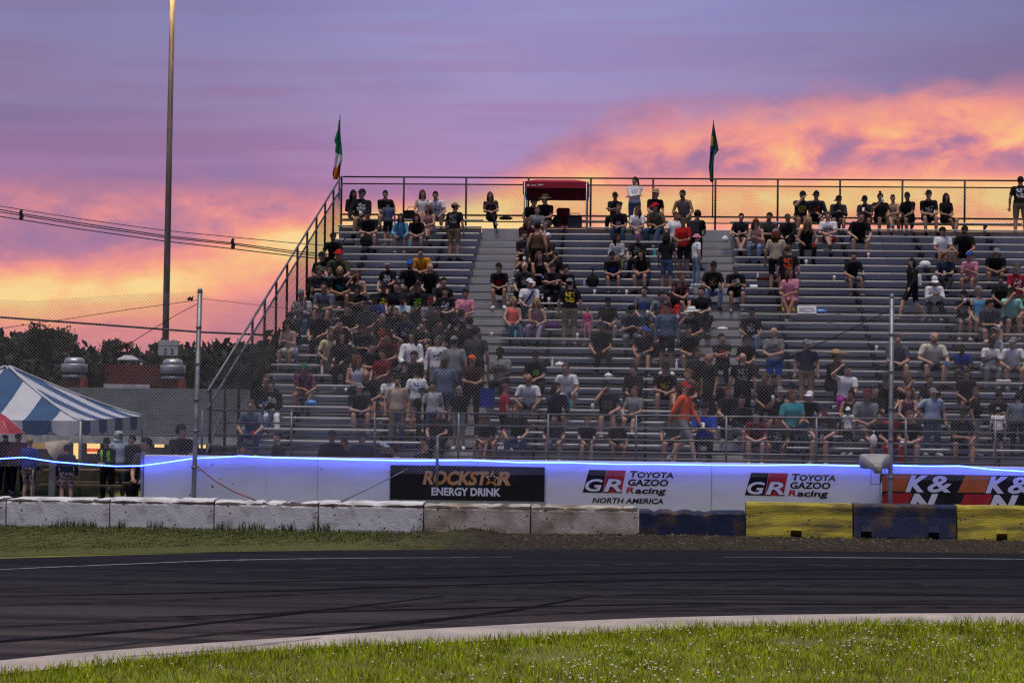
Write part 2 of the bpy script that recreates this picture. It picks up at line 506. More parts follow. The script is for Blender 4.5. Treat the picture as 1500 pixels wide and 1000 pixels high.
for i in range(nx):
    X = -18 + 34 * i / (nx - 1)
    px = proj((X, 34.7, 0))[0]
    yf = onZ(px, np.interp(px, *zip(*FAR))).y - .05
    amp = .015 + .025 * min(1, max(0, (X + 3.5) / 2.5)) + .10 * math.exp(-((X + 3.0) / .35) ** 2)
    for j in range(ny):
        tt = j / (ny - 1)
        Y = yf + (YB + .35 - yf) * tt
        z = amp * (tt ** 1.6) * (.7 + .6 * hump[i]) + .02 * rs.rand() * (1 + (X > -4)) * (j > 0)
        V.append((X, Y, z + (.012 if j else .003)))
fc = [(i * ny + j, (i + 1) * ny + j, (i + 1) * ny + j + 1, i * ny + j + 1) for i in range(nx - 1) for j in range(ny - 1)]
verge = link('verge', grid_mesh('verge', V, fc, mv))
tag(verge, kind='structure')

def blades(name, pts, h, w, lean, mats, rs):
    """many grass blades, each a bent three-face sliver"""
    n = len(pts)
    ang = rs.rand(n) * 2 * math.pi
    u = np.stack([np.cos(ang), np.sin(ang), np.zeros(n)], 1) * (w * (.6 + .8 * rs.rand(n)))[:, None]
    la = rs.rand(n) * 2 * math.pi
    L = np.stack([np.cos(la), np.sin(la), np.zeros(n)], 1) * (lean * h * rs.rand(n))[:, None]
    up = np.zeros((n, 3)); up[:, 2] = h
    a, b2 = pts - u, pts + u
    c, d = pts - u * .8 + up * .55 + L * .35, pts + u * .8 + up * .55 + L * .35
    e = pts + up + L
    v = np.stack([a, b2, c, d, e], 1).reshape(-1, 3)
    k = np.arange(n)[:, None] * 5
    f = np.concatenate([k + [0, 1, 3], k + [0, 3, 2], k + [2, 3, 4]], 0)
    me = grid_mesh(name, v, f, mats)
    mi = np.tile((rs.rand(n) * len(mats)).astype(np.int32), 3)
    me.polygons.foreach_set('material_index', mi)
    return tag(link(name, me), kind='stuff')
G = [pmat('grass_blade_lime', (.34, .40, .010), .7, spec=.05, var=.25, scale=3), pmat('grass_blade_green', (.22, .32, .010), .7, spec=.05, var=.25, scale=3),
     pmat('grass_blade_straw', (.40, .36, .05), .75, spec=.05, var=.2, scale=3), pmat('grass_blade_bright', (.42, .48, .012), .7, spec=.05, var=.2, scale=3)]
n = 270000
X = rs.uniform(-10.5, 8.5, n); Y = rs.uniform(16.2, 27.5, n)
pxy = [proj((x, y, 0)) for x, y in zip(X, Y)]
lim = np.interp([p[0] for p in pxy], *zip(*APR))
dist = np.array([p[1] for p in pxy]) - lim
clump = np.sin(X * 3.1 + 1.3 * np.sin(Y * 2.2)) * np.sin(Y * 3.7 + np.sin(X * 1.7)) + .6 * np.sin(X * 9.1 + Y * 7.3)
bare = np.zeros(n, bool)
for bx, by, br in [(onZ(1170, 942).x, onZ(1170, 942).y, .28), (onZ(1395, 936).x, onZ(1395, 936).y, .18), (onZ(800, 964).x, onZ(800, 964).y, .25), (onZ(1270, 938).x, onZ(1270, 938).y, .15), (onZ(840, 960).x, onZ(840, 960).y, .2)]:
    bare |= (((X - bx) / (br * 1.6)) ** 2 + ((Y - by) / (br * 1.7)) ** 2 + rs.rand(n) * .8) < 1.0
keep = (dist > -3 + 7 * rs.rand(n) ** 2) & ((rs.rand(n) < .78 + .22 * clump) | (dist < 12)) & (~bare | (rs.rand(n) < .12))
pts = np.stack([X, Y, np.zeros(n)], 1)[keep]
h = (.026 + .055 * rs.rand(keep.sum()) ** 1.8) * (1 + .35 * np.clip(clump[keep], 0, 1)) * (1 + .5 * (dist[keep] < 14))
blades('grass', pts, h, .0042, .8, G, rs)
# clover heads
k2 = np.where(keep & (rs.rand(n) < .015 * (1 + .8 * np.sin(X * 1.1 + 2) * np.sin(Y * 1.3)) * np.clip(.35 + (X + 4.5) / 5, .2, 1.2)))[0]
ov = np.array([(1, 0, 0), (0, 1, 0), (-1, 0, 0), (0, -1, 0), (0, 0, 1), (0, 0, -1)], float)
of = np.array([(0, 1, 4), (1, 2, 4), (2, 3, 4), (3, 0, 4), (1, 0, 5), (2, 1, 5), (3, 2, 5), (0, 3, 5)])
r = .007 + .008 * rs.rand(len(k2))
vv = np.stack([X[k2], Y[k2], .045 + .03 * rs.rand(len(k2))], 1)[:, None, :] + ov[None] * r[:, None, None]
ff = (np.arange(len(k2))[:, None, None] * 6 + of[None]).reshape(-1, 3)
tag(link('clover', grid_mesh('clover', vv.reshape(-1, 3), ff, pmat('clover_flower', (.66, .58, .46), .8, var=.15, scale=20))), kind='stuff')
# short grass and taller tufts below the white blocks
G2 = [pmat('verge_blade_dark', (.045, .075, .014), .8, spec=.15, var=.3, scale=3), pmat('verge_blade_olive', (.085, .10, .028), .8, spec=.15, var=.2, scale=3)]
n = 85000
X2 = rs.uniform(-17, -1.2, n); Y2 = rs.uniform(31, YB, n)
p2 = [proj((x, y, 0)) for x, y in zip(X2, Y2)]
lim = np.interp([p[0] for p in p2], *zip(*FAR))
dd = lim - np.array([p[1] for p in p2])
kp = (dd > 5 + 5 * rs.rand(n)) & (rs.rand(n) < np.clip((-2.2 - X2) / 2.2, 0, 1)) & (rs.rand(n) < np.clip(dd / 9, .25, 1))
hh = (.012 + .018 * rs.rand(n))
near = YB - Y2 < .45
tuft = (np.sin(X2 * 4.3) + np.sin(X2 * 1.9 + 1) + np.sin(X2 * 11)) > .4
hh = np.where(near & tuft & (rs.rand(n) < .5), .07 + .13 * rs.rand(n) ** 1.5, hh)
tt = np.clip((Y2 - 34.6) / 3.1, 0, 1)
blades('grass', np.stack([X2, Y2, .015 + .05 * tt ** 1.6], 1)[kp], hh[kp], .006, .6, G2, rs)
# loose stones on the dirt
n = 5200
X3 = rs.uniform(-4.5, 12, n); tq = rs.rand(n) ** .8
yf = np.array([onZ(p, np.interp(p, *zip(*FAR))).y for p in [proj((x, 34.7, 0))[0] for x in X3]])
Y3 = yf + (YB - yf) * tq
r = .008 + .022 * rs.rand(n) ** 3
vv = np.stack([X3, Y3, .02 + .045 * tq ** 1.6 * np.clip((X3 + 3.5) / 2.5, .4, 1) + r * .3], 1)[:, None, :] + ov[None] * r[:, None, None] * (.7 + .6 * rs.rand(n, 6, 1))
tag(link('gravel', grid_mesh('gravel', vv.reshape(-1, 3), (np.arange(n)[:, None, None] * 6 + of[None]).reshape(-1, 3), pmat('gravel_stone', (.12, .10, .075), .9, col2=(.03, .026, .022), scale=2.0))), kind='stuff')

# ------------------------------------------------------------------ concrete barrier blocks
def paint(name, c, chip, scale=3.0, lo=.36, hi=.42, pit=.0, bump=.5, stretch=None, lip=False):
    """old paint: patches worn to the concrete or rubber below, small pits"""
    m = pmat(name, c, .75, col2=chip, scale=scale, lo=lo, hi=hi, detail=9, bump=bump, bscale=30, spec=.25, stretch=stretch)
    if lip:                                    # paint broken away along the top edge
        t = m.node_tree; bs = t.nodes['Principled BSDF']; src = bs.inputs['Base Color'].links[0].from_socket
        sx_ = t.nodes.new('ShaderNodeSeparateXYZ'); t.links.new(t.nodes['Texture Coordinate'].outputs['Object'], sx_.inputs[0])
        n5 = t.nodes.new('ShaderNodeTexNoise'); n5.inputs['Scale'].default_value = 2.6; n5.inputs['Detail'].default_value = 8
        t.links.new(t.nodes['Texture Coordinate'].outputs['Object'], n5.inputs['Vector'])
        zz = mth('ABSOLUTE', mth('SUBTRACT', sx_.outputs[2], .478, tree=t), tree=t)
        k = mth('MULTIPLY', mth('LESS_THAN', mth('ADD', zz, mth('MULTIPLY', mth('SUBTRACT', n5.outputs[0], .5, tree=t), -.11, tree=t), tree=t), .020, tree=t), mth('GREATER_THAN', n5.outputs[0], .40, tree=t), tree=t)
        t.links.new(mixc(k, src, (.07, .055, .05, 1), tree=t), bs.inputs['Base Color'])
    if pit:
        t = m.node_tree; bs = t.nodes['Principled BSDF']; src = bs.inputs['Base Color'].links[0].from_socket
        vo = t.nodes.new('ShaderNodeTexVoronoi'); vo.inputs['Scale'].default_value = 9
        t.links.new(t.nodes['Texture Coordinate'].outputs['Object'], vo.inputs['Vector'])
        k = mth('LESS_THAN', vo.outputs['Distance'], pit, tree=t)
        n4 = t.nodes.new('ShaderNodeTexNoise'); n4.inputs['Scale'].default_value = 1.7
        t.links.new(t.nodes['Texture Coordinate'].outputs['Object'], n4.inputs['Vector'])
        k = mth('MULTIPLY', k, mth('GREATER_THAN', n4.outputs[0], .5, tree=t), tree=t)
        t.links.new(mixc(k, src, (.05, .045, .045, 1), tree=t), bs.inputs['Base Color'])
    return m
P_w = paint('white_block_paint', (.60, .60, .61), (.30, .28, .26), 2.2, .30, .50, .16, lip=True)
P_ws = paint('stained_white_paint', (.46, .42, .36), (.17, .13, .085), 1.9, .36, .60, .16, lip=True)
P_ny = paint('navy_paint', (.014, .022, .055), (.085, .055, .035), 2.3, .38, .52)
P_yl = paint('yellow_paint', (.42, .355, .04), (.10, .085, .035), 2.4, .36, .56, .16, stretch=(.45, 1, 2.6))
BX = [-300, -146, 8, 160, 313, 466, 620, 777, 935, 1092, 1250, 1402, 1558, 1714]
BK = ['w', 'w', 'w', 'w', 'w', 'w', 's', 's', 'n', 'y', 'n', 'y', 'n']
BL = {2: 'white painted concrete block at the foot of the tent side, first whole one at left',
      3: 'white concrete block below the leaning fence post at the wall end', 4: 'white concrete block below the orange hanging cable',
      5: 'white concrete block just left of the black energy drink banner',
      6: 'stained white concrete block below the black energy drink banner with dirt heap at its corner',
      7: 'brown stained white concrete block next to the rusty navy block', 8: 'navy concrete block with rusty brown scuffs beside a stained white block',
      9: 'yellow concrete barrier with scuffed paint standing between two navy ones', 10: 'navy concrete barrier below the grey horn speaker',
      11: 'yellow concrete barrier at the right below the orange and red banner'}
def xof(px):
    q = onY(px, 765, YB)
    return q.x
for k in range(13):
    xa, xb = xof(BX[k]) + .012, xof(BX[k + 1]) - .012
    kind = BK[k]
    jersey = k >= 9
    hgt = (.65 if jersey else .545) + (.02 if k in (3, 5) else 0) - (.05 if k == 8 else 0)
    prof = ([(-.02, 0), (-.015, .12), (.02, .3), (.05, .45), (.055, .6), (.06, hgt - .03), (.085, hgt), (.3, hgt + .004), (.5, hgt), (.53, hgt - .04), (.56, .3), (.58, 0), (.26, 0)] if jersey else
            [(0, 0), (0, .15), (0, .3), (0, .45), (.004, hgt - .05), (.03, hgt - .012), (.08, hgt), (.3, hgt + .003), (.52, hgt), (.58, hgt - .03), (.6, .3), (.6, 0)])
    cols = np.linspace(0, 1, 22).tolist()
    notch = {9: [.47], 10: [.12, .78], 11: [.42, .9], 12: [.3]}.get(k, [])
    for q in notch:
        cols += [q - .055, q - .05, q + .05, q + .055]
    cols = sorted(cols)
    rr = random.Random(k)
    vs, fs, npf = [], [], len(prof)
    for ci, u in enumerate(cols):
        end = min(u, 1 - u)
        inn = .02 * max(0, 1 - end / .02)
        inside_n = any(abs(u - q) < .052 for q in notch)
        chip = rr.random() ** 6 * .05
        for pi, (y, z) in enumerate(prof):
            if inside_n and z < .2 and y < .14:
                z = .2
            dz = rr.uniform(-.003, .003) - (chip if z > hgt - .06 else 0)
            if jersey: dz *= .25
            vs.append((xa + (xb - xa) * u, YB + y + (inn if y < .1 else 0) + rr.uniform(-.004, .004) * (.4 if jersey else 1), z + (dz if z > .01 else 0) - .02))
    nc = len(cols)
    for c in range(nc - 1):
        fs += [(c * npf + p, c * npf + (p + 1) % npf, (c + 1) * npf + (p + 1) % npf, (c + 1) * npf + p) for p in range(npf)]
    fs = [f[::-1] for f in fs] + [tuple(range(npf)), tuple(range(nc * npf - 1, (nc - 1) * npf - 1, -1))]
    mb = MB().add([(v[0] - xa, v[1] - YB, v[2]) for v in vs], fs)
    o = mb.build('barrier_block', {'w': P_w, 's': P_ws, 'n': P_ny, 'y': P_yl}[kind], None, (xa, YB, .0))
    tag(o, BL.get(k, ['leftmost white concrete block of the barrier row', 'white concrete block only part seen at the left picture edge', 'navy concrete barrier beyond the yellow one at the far right'][{0: 0, 1: 1}.get(k, 2)]), 'barrier', 'concrete barrier blocks along the track')

# ------------------------------------------------------------------ white wall with banners
M_wall = pmat('white_wall_paint', (.70, .72, .77), .8, col2=(.58, .59, .61), lo=.28, hi=.55, scale=1.1, stretch=(.7, 1, 1.6), bump=.15, bscale=18, detail=8)
XWL = onY(210, 700, YW).x
wtop = 1.11
wall = MB().bbox((0, 0, -.3), (24, .22, wtop), .015).build('perimeter_wall', M_wall, None, (XWL, YW, 0))
tag(wall, 'long white concrete wall with sponsor banners behind the barrier blocks', 'wall')
MB().box((-.05, -.03, -.3), (-.004, .25, wtop + .05)).build('end_post', pmat('wall_end_steel', (.30, .31, .34), .5, var=.2, metal=.3), wall)
rc = random.Random(5)
for k in range(9):                       # bolt holes of a removed sign
    MB().ball((onY(389.5 + rc.uniform(-.8, .8), 700, YW).x - XWL, 0, .38 + .065 * k), (.009, .004, .009), 6, 4).build('bolt_hole', pmat('chip_dark', (.08, .08, .085), .9), wall)
for px in (465, 700, 1042.3):
    MB().box((onY(px, 700, YW).x - XWL - .004, -.003, -.2), (onY(px, 700, YW).x - XWL + .004, -.0005, wtop - .02)).build('panel_joint', pmat('joint_grey', (.25, .25, .27), .9), wall)
for k in range(14):                      # chips and bolt holes in the paint
    x = rc.uniform(.3, 5.2) if k < 9 else rc.uniform(8, 15); z = rc.uniform(.35, .95)
    MB().ball((x, 0, z), (.012 + .012 * rc.random(), .004, .012 + .02 * rc.random()), 6, 4).build('paint_chip', pmat('chip_dark', (.08, .08, .085), .9), wall)

M_blackv = pmat('black_vinyl', (.012, .011, .012), .45, var=.3, scale=2, bump=.12, bscale=3)
M_gold = pmat('orange_gold_vinyl', (.55, .24, .05), .5, col2=(.50, .34, .16), scale=3.5, lo=.42, hi=.6)
M_whitev = pmat('white_vinyl', (.72, .72, .74), .5, col2=(.60, .60, .61), lo=.25, hi=.5, scale=1.6, stretch=(.8, 1, 2), bump=.12, bscale=3)
M_redv = pmat('red_vinyl', (.46, .025, .03), .5, var=.12, scale=3)
M_orangev = pmat('orange_vinyl', (.52, .13, .03), .5, var=.1, scale=3)
def wpt(x, y, Y): q = onY(x, y, Y); return q.x, q.z
def letter(s, x0, y0, x1, y1, mat, parent, Y, shear=0, bold=0, name='lettering', off=0.0):
    """x0,y0 top left and x1,y1 bottom right of the word on the wall"""
    xa, zb = wpt(x0, y1, Y); xb, za = wpt(x1, y0, Y)
    xm, zt = wpt(x0, y0, Y)
    me = text_mesh(s, xb - xa, zt - zb, shear, bold)
    me.materials.append(mat)
    pl = parent.location
    return link(name, me, parent, (xa - pl.x, Y - pl.y - off, zb - pl.z))
def quad(name, pts, mat, parent, Y, th=.003):
    pl = parent.location
    poly = [(wpt(x, y, Y)[0] - pl.x, wpt(x, y, Y)[1] - pl.z) for x, y in pts]
    return MB().prism(poly, Y - pl.y - th, Y - pl.y).build(name, mat, parent)
def outline(pts, w):
    return pts
# black energy drink banner
xa, zb = wpt(571.5, 731, YW); xb, zt = wpt(798, 681, YW)
zt = wpt(571.5, 680.5, YW)[1]
ban = empty('banner', (xa, YW - .004, zb))
tag(ban, 'black banner with gold lettering and a star on the white wall', 'banner', 'sponsor banners on the white wall')
MB().box((0, -.012, 0), (xb - xa, 0, zt - zb)).build('panel', M_blackv, ban)
e = .012
MB().box((-e, -.016, -e), (xb - xa + e, 0, -.001)).box((-e, -.016, 0), (-.001, 0, zt - zb)).box((xb - xa + .001, -.016, 0), (xb - xa + e, 0, zt - zb)).build('frame', pmat('aluminium_trim', (.45, .46, .5), .4, metal=.6), ban)
yb_ = YW - .0165
letter('ROCKST', 619, 688.6, 716.5, 709.6, M_gold, ban, yb_, .22, .045)
letter('R', 727, 690.0, 748.5, 710.6, M_gold, ban, yb_, .22, .05)
def star(cx, cy, r1, r2, n=5, rot=0.0):
    return [(cx + (r1 if i % 2 == 0 else r2) * math.sin(math.pi * i / n + rot), cy - (r1 if i % 2 == 0 else r2) * math.cos(math.pi * i / n + rot)) for i in range(2 * n)][::-1]
quad('star_emblem', star(720.5, 701, 13, 5.4, rot=.12), M_gold, ban, yb_, .004)
quad('star_emblem', star(720.8, 701, 7.2, 3.0, rot=.12), M_blackv, ban, yb_ - .0045, .003)
letter('ENERGY DRINK', 632, 713.2, 733.5, 725.3, M_whitev, ban, yb_, 0, .036)
# two white banners with black and red emblem
def grlogo(dx_, dy_, usa, label):
    x0, x1 = (800, 1041) if usa else (1043.5, 1283.5)
    xa, zb = wpt(x0, 742, YW); xb, _ = wpt(x1, 742, YW)
    zt = wtop - .16
    bn = empty('banner', (xa, YW - .004, .05))
    tag(bn, label, 'banner', 'sponsor banners on the white wall')
    MB().box((0, -.006, 0), (xb - xa, 0, zt - .05)).build('panel', M_whitev, bn)
    Y = YW - .0105
    T = lambda pts: [(x + dx_, y + dy_) for x, y in pts]
    quad('black_field', T([(853.5, 720.8), (882.4, 721.2), (888.7, 688.2), (862.8, 687.6)]), M_blackv, bn, Y)
    quad('red_field', T([(882.8, 721.2), (910, 721.6), (917, 688.5), (889.1, 688.2)]), M_redv, bn, Y)
    for ch, a, b_ in (('G', (857.0, 700.9), (883.0, 719.2)), ('R', (884.2, 701.1), (911.5, 719.6))):
        letter(ch, a[0] + dx_ - .9, a[1] + dy_ - .9, b_[0] + dx_ + .9, b_[1] + dy_ + .9, M_blackv, bn, Y - .0035, .22, .05)
        letter(ch, a[0] + dx_, a[1] + dy_, b_[0] + dx_, b_[1] + dy_, M_whitev, bn, Y - .008, .22, .022)
    L = lambda s, q, mt: letter(s, q[0] + dx_, q[1] + dy_, q[2] + dx_, q[3] + dy_, mt, bn, Y, .16, .03)
    L('T', (922.5, 689.2, 934.5, 698.8), M_blackv)
    L('OYOTA', (933.5, 690.6, 986.5, 699.4), M_blackv)
    L('GAZOO', (920, 701.2, 979, 711), M_blackv)
    L('R', (917, 713, 929, 721.6), M_redv)
    L('acing', (930, 714, 976, 725.2), M_blackv)
    if usa:
        letter('NORTH AMERICA', 867.5, 728.4, 971.5, 736.2, M_blackv, bn, Y, .2, .026)
grlogo(0, 0, True, 'white banner with black and red emblem and a fourth line NORTH AMERICA, beside black banner')
grlogo(237.5, 4.2, False, 'white banner with black and red emblem and three text lines, above the yellow barrier')
# black banner with orange and red stripes, repeated logo
xa, zb = wpt(1288.5, 745, YW); xb, _ = wpt(1640, 745, YW)
zt = wpt(1288.5, 693.5, YW)[1]
kb = empty('banner', (xa, YW - .004, .1))
tag(kb, 'black banner with orange and red slanted blocks and big white letters', 'banner', 'sponsor banners on the white wall')
MB().box((0, -.006, 0), (xb - xa, 0, zt - .1)).build('panel', M_blackv, kb)
Y = YW - .0105
for d, dyy in ((0, 0), (117.5, 1.8), (235, 3.6)):
    T = lambda pts: [(x + d, y + dyy) for x, y in pts]
    if d == 0:
        quad('orange_block', T([(1289, 719.3), (1325, 719.5), (1333.5, 695.2), (1294, 694.8)]), M_orangev, kb, Y)
    else:
        quad('orange_block', T([(1285.5, 719.0), (1325, 719.5), (1333.5, 695.2), (1296.5, 694.8)]), M_orangev, kb, Y)
    quad('red_block', T([(1287, 741), (1329, 741), (1337, 722.0), (1296, 721.6)]), M_redv, kb, Y)
    letter('K', 1326 + d, 695.5 + dyy, 1359.5 + d, 720.2 + dyy, M_whitev, kb, Y, .30, .05)
    letter('&', 1358.5 + d, 696.2 + dyy, 1394 + d, 720.8 + dyy, M_whitev, kb, Y - .001, .15, .02)
    letter('N', 1328 + d, 722.4 + dyy, 1374.5 + d, 749 + dyy, M_whitev, kb, Y, .30, .05)

# ------------------------------------------------------------------ catch fence of chain link in front of the wall
M_galv = pmat('galvanised_steel', (.24, .25, .27), .5, col2=(.14, .145, .165), scale=5, metal=.55, spec=.4)
M_wire = pmat('wire_galvanised', (.45, .44, .43), .5, var=.15, scale=2, metal=.3)
M_dark = pmat('dark_steel', (.035, .033, .036), .5, var=.25, metal=.4)
def chainlink(name, parent, x0, x1, zb, zt, Y, w=.068, r=.0032, mat=None, wob=.0, phase=0.0, jag=True):
    """diamond wires between the lines zb(x) and zt(x), woven in two layers"""
    v, f = [], []
    nn = int((x1 - x0 + 6) / w)
    rr = random.Random(11)
    for s in (1, -1):
        for i in range(nn + 1):
            xb = x0 - 3 + i * w if s > 0 else x0 + 3 + i * w
            pts = []
            z0 = zb(min(max(xb, x0), x1))
            xs_, zs_ = xb, z0 - (w * .45 if jag else 0)
            ze = z0
            for _ in range(3):
                ze = zt(min(max(xb + s * (ze - z0), x0), x1))
            n = 7
            for k in range(n):
                tz = zs_ + (ze + (w * .4 if jag else 0) - zs_) * k / (n - 1)
                pts.append((xb + s * (tz - z0) + wob * math.sin(k * 1.3 + i * .21), tz))
            seg = []
            for (ax, azz), (bx, bz) in zip(pts, pts[1:]):
                if max(ax, bx) < x0 or min(ax, bx) > x1:
                    continue
                seg.append(((ax, azz), (bx, bz)))
            for (ax, azz), (bx, bz) in seg:
                o = len(v); yy = Y + s * .0035
                d = Vector((bx - ax, 0, bz - azz)).normalized(); nrm = Vector((-d.z, 0, d.x)) * r
                for (px_, pz_) in ((ax, azz), (bx, bz)):
                    v += [(px_ + nrm.x, yy, pz_ + nrm.z), (px_ - nrm.x * .5, yy - r * .87, pz_ - nrm.z * .5), (px_ - nrm.x * .5, yy + r * .87, pz_ - nrm.z * .5)]
                f += [(o, o + 1, o + 4, o + 3), (o + 1, o + 2, o + 5, o + 4), (o + 2, o, o + 3, o + 5)]
    me = grid_mesh(name, v, f, mat or M_wire, True)
    return tag(link(name, me, parent), kind='stuff')
fence = empty('chain_link_fence', (0, YF, 0))
tag(fence, 'tall chain link safety fence between the track and the spectators', 'fence')
lpt, lpb = onY(293, 427, YF - .08), onY(283, 728, YF - .08)
rpt, rpb = onY(1306.5, 435, YF - .08), onY(1304, 742, YF - .08)
def post(a, b, r):
    m = MB().tube([(b.x, -.08, -.2), (b.x + (a.x - b.x) * .1, -.08, b.z), (a.x, -.08, a.z)], r, 10)
    m.ball((a.x, -.08, a.z), (r * 1.15, r * 1.15, r * 1.6), 8, 6)
    o = m.build('post', M_galv, fence)
    for z in (.9, 1.6, 2.2, 2.9, 3.6):
        t = (z - b.z) / (a.z - b.z); x = b.x + (a.x - b.x) * t
        MB().tube([(x, -.08, z - .02), (x, -.08, z + .02)], r * 1.25, 10).build('clamp', M_galv, o)
    return o
post(lpt, lpb, .047)
post(rpt, rpb, .044)
q = onY(640, 640, YF - .06)
MB().tube([(q.x, .06, .6), (q.x, .06, 1.55)], .03, 8).build('post', M_galv, fence)
q = onY(74, 700, YF - .06)
MB().box((q.x - .06, .03, -.2), (q.x + .05, .12, .93)).build('post', M_galv, fence)
TOPX = [(-26, 4.25), (-12, 4.06), (lpt.x, 4.28), (-8.3, 4.12), (-5.5, 4.03), (-1, 4.0), (3, 4.02), (rpt.x, 4.2), (7.5, 4.02), (12, 3.95), (16, 4.1)]
BOTX = [(-26, .95), (-12.5, .90), (-9.0, .91), (-6, .87), (0, .885), (5, .89), (16, .88)]
zt_f = lambda x: np.interp(x, *zip(*TOPX)) + .012 * math.sin(x * 2.3)
zb_f = lambda x: np.interp(x, *zip(*BOTX)) + .012 * math.sin(x * 3.1)
chainlink('wire_mesh', fence, -22, 14.5, zb_f, zt_f, 0, .068, .0024, M_wire, .004)
def wire(pts, r, mat, parent, name='cable', n=5):
    return MB().tube(pts, r, n).build(name, mat, parent)
def F(x, y, d=0.0):
    q = onY(x, y, YF + d); return (q.x, d, q.z)
wire([F(-60, 490), F(0, 481), F(85, 469), F(190, 453), F(293, 439)], .006, M_dark, fence)
wire([F(182, 508), F(222, 483), F(260, 460), F(293, 443)], .007, M_dark, fence)
wire([F(293, 437), F(380, 447), F(450, 455), F(620, 464), F(800, 470), F(1000, 470), F(1180, 465), F(1306, 452)], .004, M_dark, fence)
wire([F(1120, 539), F(1165, 519), F(1215, 497), F(1262, 474), F(1306, 453)], .010, M_dark, fence)
wire([F(1306, 453), F(1380, 470), F(1450, 478), F(1560, 484)], .004, M_dark, fence)
wire([F(1100, 480), F(1200, 474), F(1306, 466)], .004, M_dark, fence)
tag(wire([F(283, 677, -.1), F(300, 692, -.1), F(318, 706, -.1), F(345, 721, -.1), F(372, 731, -.1), F(385, 742, -.1)], .013, pmat('orange_cable', (.28, .09, .04), .6, var=.2), fence, 'hanging_cable'), 'orange brown power cable')
wire([F(500, 734, -.05), F(535, 718, -.05), F(571, 700, -.05), F(598, 686, -.05)], .009, M_galv, fence, 'hanging_cable')
# blue light strip along the fence
M_led = pmat('blue_light_tube', (.3, .4, 1.0), .4, emit=(.025, .065, 1.0, 30.0))
LED = [(-150, 672), (-60, 673), (0, 671.5), (35, 669.5), (80, 676), (130, 680), (170, 682.5), (205, 682), (240, 677.5), (283, 671), (320, 669.5), (352, 667.5), (400, 669.8), (470, 671.5), (520, 673),
       (600, 674.5), (690, 673.8), (760, 677), (830, 677.2), (900, 679.5), (960, 679.6), (1040, 680.8), (1120, 681.2), (1185, 680.5), (1260, 682), (1303, 681), (1360, 682.5), (1405, 682), (1450, 687), (1500, 690), (1600, 691)]
base = F(750, 680, .15)
led = MB().tube([(a - base[0], b, c - base[2]) for a, b, c in [F(x, y, .15) for x, y in LED]], .0115, 6).build('light_strip', M_led, None, (base[0], YF, base[2]))
tag(led, 'glowing blue light strip running along the fence above the white wall', 'light strip')
# grey horn loudspeaker on a conduit
hs = empty('horn_speaker', tuple(onY(1291, 742, YF - .25)))
tag(hs, 'grey horn loudspeaker mounted on a conduit in front of the wall', 'loudspeaker')
M_horn = pmat('grey_horn_plastic', (.27, .28, .28), .55, var=.1, scale=4)
def H(x, y, d=0.0):
    q = onY(x, y, YF - .25 + d); return q - Vector(hs.location)
def loftq(rings, n=16):
    vs, fs = [], []
    for (c, ax, ay) in rings:
        for k in range(n):
            a = 2 * math.pi * k / n
            ca, sa = math.cos(a), math.sin(a)
            s1 = abs(ca) ** .3 * (1 if ca >= 0 else -1); s2 = abs(sa) ** .3 * (1 if sa >= 0 else -1)
            vs.append(Vector(c) + ax * s1 + ay * s2)
    for i in range(len(rings) - 1):
        fs += [(i * n + k, i * n + (k + 1) % n, (i + 1) * n + (k + 1) % n, (i + 1) * n + k) for k in range(n)]
    fs += [tuple(range(n))[::-1], tuple(range((len(rings) - 1) * n, len(rings) * n))]
    return MB().add(vs, fs, True)
c1 = H(1268, 678); c2 = H(1300, 674)
up = Vector((0, 0, 1)); fw = Vector((0, 1, 0))
def HR(cx, cy, hw, hh, d):
    return (H(cx, cy, d), Vector((hw, 0, 0)), Vector((0, 0, hh)))
loftq([HR(1282, 675.5, .30, .145, .18), HR(1282, 675.5, .295, .145, .14), HR(1281.5, 676.5, .23, .12, .04), HR(1283, 680, .14, .085, -.08), HR(1285, 684, .09, .07, -.16)]).build('horn', M_horn, hs)
loftq([HR(1285.5, 685, .085, .085, -.15), HR(1286, 687, .08, .08, -.24), HR(1286, 687.5, .05, .05, -.27)]).build('driver', pmat('driver_grey', (.26, .27, .27), .5), hs)
MB().tube([H(1290, 706, 0), H(1290.5, 745, 0)], .026, 10).build('conduit', pmat('conduit_pvc', (.5, .5, .5), .5), hs)
MB().tube([H(1276, 688, -.1), H(1275.5, 708, -.05), H(1277, 709.5, -.03), H(1290, 708, 0)], .008, 6).tube([H(1296, 686, -.05), H(1297, 706, 0), H(1290, 708, 0)], .008, 6).build('bracket', M_galv, hs)
MB().tube([H(1287, 690, -.24), H(1291, 697, -.2), H(1291.5, 703, -.1), H(1290, 708, -.02)], .007, 6).build('lead', M_horn, hs)

# ------------------------------------------------------------------ grandstand
M_alu = pmat('aluminium_plank', (.36, .36, .37), .42, var=.12, scale=1.2, metal=.25, stretch=(.35, 3, 3), spec=.4)
M_tread = pmat('aluminium_tread', (.21, .21, .22), .5, var=.18, scale=1.5, metal=.2, stretch=(.4, 3, 3), bump=.1)
M_riser = pmat('riser_panel_grey', (.43, .43, .44), .6, col2=(.31, .31, .33), scale=.9, metal=.1, stretch=(1.0, 1, .25), lo=.38, hi=.60, detail=6)
M_steel = pmat('stand_steel', (.045, .045, .05), .6, var=.25, metal=.3)
M_rail = pmat('rail_tube', (.13, .13, .155), .45, var=.15, scale=3, metal=.5)
gs = empty('grandstand', (0, Y0, 0))
tag(gs, 'long steel and aluminium grandstand with stepped bench rows full of spectators', 'grandstand')
plank_me = {}
def plank(w, a, b, mat, name):
    k = (round(w, 3), a, b, name)
    if k not in plank_me:
        plank_me[k] = MB().bbox((0, a[0], a[1]), (w, b[0], b[1]), .006).mesh(name, mat)
    return plank_me[k]
